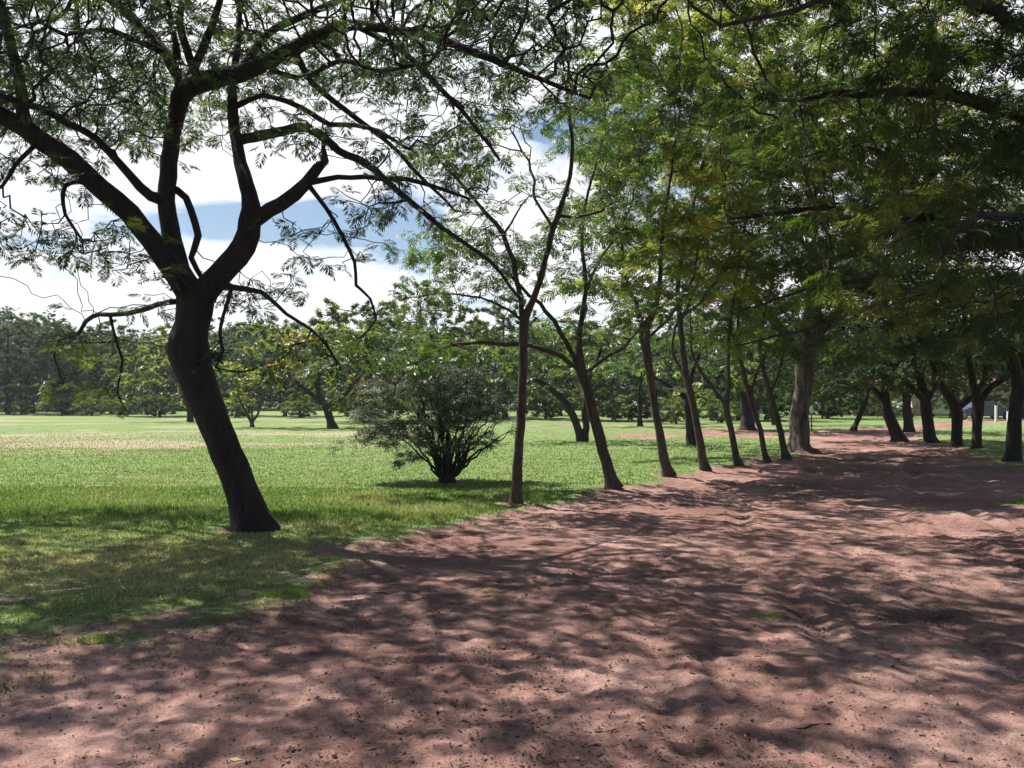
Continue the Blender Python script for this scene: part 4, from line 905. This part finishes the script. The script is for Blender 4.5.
def stick(name, label, pts, r, mat, cat):
    sk = Skel(); sk.zmin = 9
    P0 = [(np.array([a, b, float(groundz(a, b)) + r * .8]), r) for a, b in pts]
    sk.path(P0, .05, 0, jit=.05); sk.radii(); V, Q = skin(sk, None, 0, 0, (pts[0][0], pts[0][1], 0))
    o = link(name, mesh_np(name, V, [Q], mat, smooth=True), None); o.location = (pts[0][0], pts[0][1], 0); tag(o, label, cat)
M_PALE = plain('weathered_wood', (.42, .38, .36), .8, var=.2, scale=20)
stick('fallen_stick', 'short pale stick lying on the shaded grass left of the leaning tree', [(-3.52, 7.98), (-3.38, 7.7), (-3.22, 7.45)], .011, M_PALE, 'stick')
stick('fallen_twig', 'thin dark twig lying on a sunlit patch of road', [(1.35, 4.45), (1.45, 4.42), (1.52, 4.47), (1.6, 4.46)], .005, B_MAIN, 'twig')
stick('fallen_branch', 'thin curved twig on bare earth right of the leaning trunk', [(-1.35, 7.55), (-1.2, 7.6), (-1.05, 7.52)], .008, B_DARK, 'twig')

# ------------------------------------------------------------------ far building, cars, posts
def bm_obj(name, fn, mat, parent=None, smooth=False, bevel=0):
    bm = bmesh.new(); fn(bm)
    if bevel: bmesh.ops.bevel(bm, geom=list(bm.edges), offset=bevel, segments=2, affect='EDGES', clamp_overlap=True)
    me = bpy.data.meshes.new(name); bm.to_mesh(me); bm.free(); me.materials.append(mat)
    for p in me.polygons: p.use_smooth = smooth
    return link(name, me, parent)
def box(bm, x0, x1, y0, y1, z0, z1):
    r = bmesh.ops.create_cube(bm, size=1)
    for v in r['verts']: v.co = Vector((x0 + (v.co.x + .5) * (x1 - x0), y0 + (v.co.y + .5) * (y1 - y0), z0 + (v.co.z + .5) * (z1 - z0)))
def prism(bm, prof, y0, y1):
    a = [bm.verts.new((x, y0, z)) for x, z in prof]; b = [bm.verts.new((x, y1, z)) for x, z in prof]; n = len(a)
    bm.faces.new(a); bm.faces.new(b[::-1])
    for i in range(n): bm.faces.new((a[i], b[i], b[(i + 1) % n], a[(i + 1) % n]))
    bmesh.ops.recalc_face_normals(bm, faces=bm.faces[:])
M_PINK = plain('pink_render', (.55, .33, .30), .9, var=.1, scale=2); M_ROOF = plain('roof_tile', (.22, .12, .09), .85, var=.2, scale=8)
M_GLASS = plain('dark_glass', (.03, .035, .045), .08, spec=.8, var=.05); M_WHITE = plain('white_paint', (.75, .75, .74), .4, var=.05)
M_CARW = plain('car_white', (.72, .73, .74), .25, var=.04); M_CARB = plain('car_dark', (.05, .07, .12), .25, var=.05); M_CARS = plain('car_silver', (.42, .44, .46), .28, var=.05)
M_TYRE = plain('tyre_rubber', (.02, .02, .02), .9, var=.1); M_RIM = plain('wheel_rim', (.5, .5, .52), .35, metal=.8, var=.05); M_DOOR = plain('door_wood', (.12, .07, .045), .7)
M_LAMPR = plain('tail_lamp', (.4, .02, .02), .3); M_LAMPW = plain('head_lamp', (.8, .8, .78), .15)
b = empty('pink_building', (43.5, 90, 0)); tag(b, 'long low pink building with a tiled roof glimpsed beyond the right hand trees', 'building')
bm_obj('wall', lambda m: box(m, -9, 11, 0, 7, -.1, 3.0), M_PINK, b)
rf = bm_obj('roof', lambda m: prism(m, [(-9.6, 3.0), (11.6, 3.0), (11.2, 3.15), (-9.2, 3.15)], -.6, 7.6), M_ROOF, b)
def gable(m):
    v = [m.verts.new(c) for c in ((-9.4, -.5, 3.155), (11.4, -.5, 3.155), (11.4, 7.5, 3.155), (-9.4, 7.5, 3.155), (-7, 3.5, 4.7), (9, 3.5, 4.7))]
    for f in ((0, 1, 5, 4), (1, 2, 5), (2, 3, 4, 5), (3, 0, 4), (3, 2, 1, 0)): m.faces.new([v[i] for i in f])
bm_obj('roof_slope', gable, M_ROOF, rf)
for wx in (-7.2, -4.0, 1.2, 4.4, 7.6):
    fme = bm_obj('window', lambda m: (box(m, wx - .65, wx + .65, -.06, -.003, .95, 1.0), box(m, wx - .65, wx + .65, -.06, -.003, 2.1, 2.15), box(m, wx - .65, wx - .6, -.058, -.003, 1.0, 2.1), box(m, wx + .6, wx + .65, -.058, -.003, 1.0, 2.1), box(m, wx - .02, wx + .02, -.055, -.003, 1.0, 2.1)), M_WHITE, b)
    bm_obj('pane', lambda m: box(m, wx - .6, wx + .6, -.03, -.004, 1.0, 2.1), M_GLASS, fme)
dr_ = bm_obj('door', lambda m: box(m, -1.9, -.9, -.05, -.003, 0, 2.1), M_DOOR, b); bm_obj('handle', lambda m: box(m, -1.05, -1.0, -.09, -.05, 1.0, 1.12), M_RIM, dr_)

def make_car(label, paint, van=False):
    root = empty('parked_car'); tag(root, label, 'car', 'cars parked beyond the park')
    if van: prof = [(-2.3, .35), (-2.3, 1.0), (-2.2, 1.9), (1.0, 1.95), (1.6, 1.15), (2.3, .95), (2.35, .35)]; win = [(-2.0, 1.2), (-1.95, 1.75), (.95, 1.78), (1.45, 1.2)]
    else: prof = [(-2.1, .32), (-2.15, .8), (-1.95, .98), (-1.35, 1.05), (-.85, 1.45), (.35, 1.47), (1.05, 1.0), (1.9, .85), (2.12, .7), (2.12, .32)]; win = [(-1.2, 1.03), (-.8, 1.36), (.3, 1.38), (.85, 1.03)]
    bm_obj('body', lambda m: prism(m, prof, -.84, .84), paint, root, bevel=.04)
    for y in (-.86, .835): bm_obj('window', lambda m: prism(m, win, y, y + .025), M_GLASS, root)
    if van: ws = [(1.04, 1.84), (1.56, 1.2), (1.6, 1.22), (1.08, 1.86)]
    else: ws = [(.42, 1.42), (1.0, 1.06), (1.04, 1.09), (.46, 1.45)]
    bm_obj('windscreen', lambda m: prism(m, ws, -.7, .7), M_GLASS, root)
    for x in (-1.35, 1.35):
        for y in (-.8, .8):
            def cyl(m, r, w):
                g = bmesh.ops.create_cone(m, segments=20, radius1=r, radius2=r, depth=w, cap_ends=True)
                for v in g['verts']: v.co = Vector((v.co.x, v.co.z, v.co.y))
            w = bm_obj('wheel', lambda m: cyl(m, .32, .2), M_TYRE, root, bevel=.015); w.location = (x, y, .32)
            k = bm_obj('rim', lambda m: cyl(m, .2, .24), M_RIM, w)
    for y in (-.6, .6):
        bm_obj('headlight', lambda m: box(m, 2.08, 2.17, y - .15, y + .15, .62, .76), M_LAMPW, root); bm_obj('tail_light', lambda m: box(m, -2.37 if van else -2.2, -2.26 if van else -2.09, y - .14, y + .14, .72, .9), M_LAMPR, root)
    return root
def place(o, px, d, rz): o.location = ((px - 512) / F * d, d, 0); o.rotation_euler.z = rz
place(make_car('white parked van seen between two dark trunks in front of the pink building', M_CARW, True), 942, 84, 1.05)
place(make_car('dark parked car with pale windows beside the white van', M_CARB), 985, 72, .1)
place(make_car('silver parked car half hidden by the leaning dark trunk at the road bend', M_CARS), 902, 84, 1.2)
place(make_car('pale parked car at the extreme left edge behind the dry field', M_CARW), -24, 95, .1)
for px, d, hh, lab in ((996, 66, 1.15, 'taller pale post on the far lawn right of the dark car'), (1008, 68, .7, 'short white post near the right edge of the far lawn')):
    o = bm_obj('marker_post', lambda m: (box(m, -.07, .07, -.07, .07, -.1, hh), box(m, -.09, .09, -.09, .09, hh, hh + .04)), M_WHITE, bevel=.01); o.location = ((px - 512) / F * d, d, 0); tag(o, lab, 'post', 'pale posts on the far lawn')
s = empty('pear_shaped_sign', ((811.5 - 512) / F * 46, 46, 0)); tag(s, 'small pale plate on a thin post just right of the massive trunk', 'sign')
bm_obj('post', lambda m: box(m, -.025, .025, -.025, .025, -.1, 1.0), B_DARK, s)
bm_obj('plate', lambda m: prism(m, [(-.08, .95), (-.105, 1.06), (-.08, 1.2), (-.035, 1.32), (.035, 1.32), (.08, 1.2), (.105, 1.06), (.08, .95), (0, .91)], -.05, -.027), M_WHITE, s)
bm_obj('mounting_plate', lambda m: box(m, -.04, .04, -.0275, -.0255, .93, 1.0), M_RIM, s)

# ------------------------------------------------------------------ the air
hz_m = bpy.data.materials.new('air'); hz_m.use_nodes = True; t_ = hz_m.node_tree; t_.nodes.clear()
oo = t_.nodes.new('ShaderNodeOutputMaterial'); pv = t_.nodes.new('ShaderNodeVolumePrincipled')
pv.inputs['Color'].default_value = (.85, .92, 1, 1); pv.inputs['Density'].default_value = .00025; pv.inputs['Anisotropy'].default_value = .3
t_.links.new(pv.outputs[0], oo.inputs['Volume'])
hz = bm_obj('haze', lambda m: box(m, -600, 600, -25, 340, -4, 40), hz_m); tag(hz, 'thin bluish summer haze over the park', 'haze', kind='stuff')

# ------------------------------------------------------------------ light, sky, camera
EL = math.radians(57); sdir = np.array([-.75, .66]); sdir /= np.linalg.norm(sdir)
to_sun = Vector((sdir[0] * math.cos(EL), sdir[1] * math.cos(EL), math.sin(EL)))
ld = bpy.data.lights.new('sun', 'SUN'); ld.energy = 5.0; ld.angle = math.radians(.53); ld.color = (1, .95, .87)
lo = bpy.data.objects.new('sun', ld); COL.objects.link(lo); lo.rotation_euler = to_sun.to_track_quat('Z', 'Y').to_euler()
w = bpy.data.worlds.new('World'); SC.world = w; w.use_nodes = True; nt = w.node_tree; nt.nodes.clear()
wo = nt.nodes.new('ShaderNodeOutputWorld'); bg = nt.nodes.new('ShaderNodeBackground'); bg.inputs[1].default_value = .05
sky = nt.nodes.new('ShaderNodeTexSky'); sky.sky_type = 'NISHITA'; sky.sun_disc = False; sky.sun_elevation = EL
sky.sun_rotation = math.atan2(sdir[0], sdir[1]); sky.altitude = 100; sky.air_density = 1.0; sky.dust_density = .6; sky.ozone_density = 2.0
tc = nt.nodes.new('ShaderNodeTexCoord'); sep = nt.nodes.new('ShaderNodeSeparateXYZ'); nt.links.new(tc.outputs['Generated'], sep.inputs[0])
zc = math_(nt, 'ADD', math_(nt, 'MAXIMUM', sep.outputs[2], 0.0), .22)

cx_ = math_(nt, 'DIVIDE', sep.outputs[0], zc); cy_ = math_(nt, 'DIVIDE', sep.outputs[1], zc)
cmb = nt.nodes.new('ShaderNodeCombineXYZ'); nt.links.new(cx_, cmb.inputs[0]); nt.links.new(cy_, cmb.inputs[1]); cmb.inputs[2].default_value = 4.3
cn = noise(nt, cmb.outputs[0], 1.15, 9, .58, .3)
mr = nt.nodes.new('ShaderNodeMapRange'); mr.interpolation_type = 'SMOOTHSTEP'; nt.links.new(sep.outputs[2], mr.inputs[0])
mr.inputs[1].default_value = .38; mr.inputs[2].default_value = .55; mr.inputs[3].default_value = .1; mr.inputs[4].default_value = -.14  # clouds thinned above the visible elevations to keep ambient light low
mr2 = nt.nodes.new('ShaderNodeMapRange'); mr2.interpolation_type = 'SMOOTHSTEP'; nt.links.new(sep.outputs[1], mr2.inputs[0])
mr2.inputs[1].default_value = -.15; mr2.inputs[2].default_value = .4; mr2.inputs[3].default_value = -.16; mr2.inputs[4].default_value = 0  # clouds thinned in the unseen sky behind the camera to darken trunk fronts
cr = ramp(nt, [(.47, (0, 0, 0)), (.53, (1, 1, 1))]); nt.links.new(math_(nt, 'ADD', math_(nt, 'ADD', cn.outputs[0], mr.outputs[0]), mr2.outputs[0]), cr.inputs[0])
cn2 = noise(nt, cmb.outputs[0], 2.6, 6, .6)
cc = ramp(nt, [(.3, (7.6, 8.2, 9.2)), (.5, (10.4, 10.5, 10.7))]); nt.links.new(cn2.outputs[0], cc.inputs[0])
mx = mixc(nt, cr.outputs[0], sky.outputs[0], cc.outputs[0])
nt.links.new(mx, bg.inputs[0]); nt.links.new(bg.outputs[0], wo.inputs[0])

cam = bpy.data.cameras.new('camera'); co = bpy.data.objects.new('camera', cam); COL.objects.link(co)
co.location = (0, 0, CAMZ); co.rotation_euler = (math.radians(90), 0, 0)
cam.sensor_width = 36; cam.lens = F / 1024 * 36; cam.shift_y = (HOR - 384) / 1024; cam.clip_end = 3000; cam.clip_start = .05
SC.camera = co
SC.view_settings.view_transform = 'Standard'; SC.view_settings.look = 'None'; SC.view_settings.gamma = 1; SC.view_settings.exposure = 1.15
cy = SC.cycles; cy.max_bounces = 6; cy.diffuse_bounces = 3; cy.glossy_bounces = 2; cy.transmission_bounces = 3; cy.transparent_max_bounces = 4
cy.use_denoising = True; cy.sample_clamp_indirect = 4
print('STATS', STATS, sum(s[2] for s in STATS))
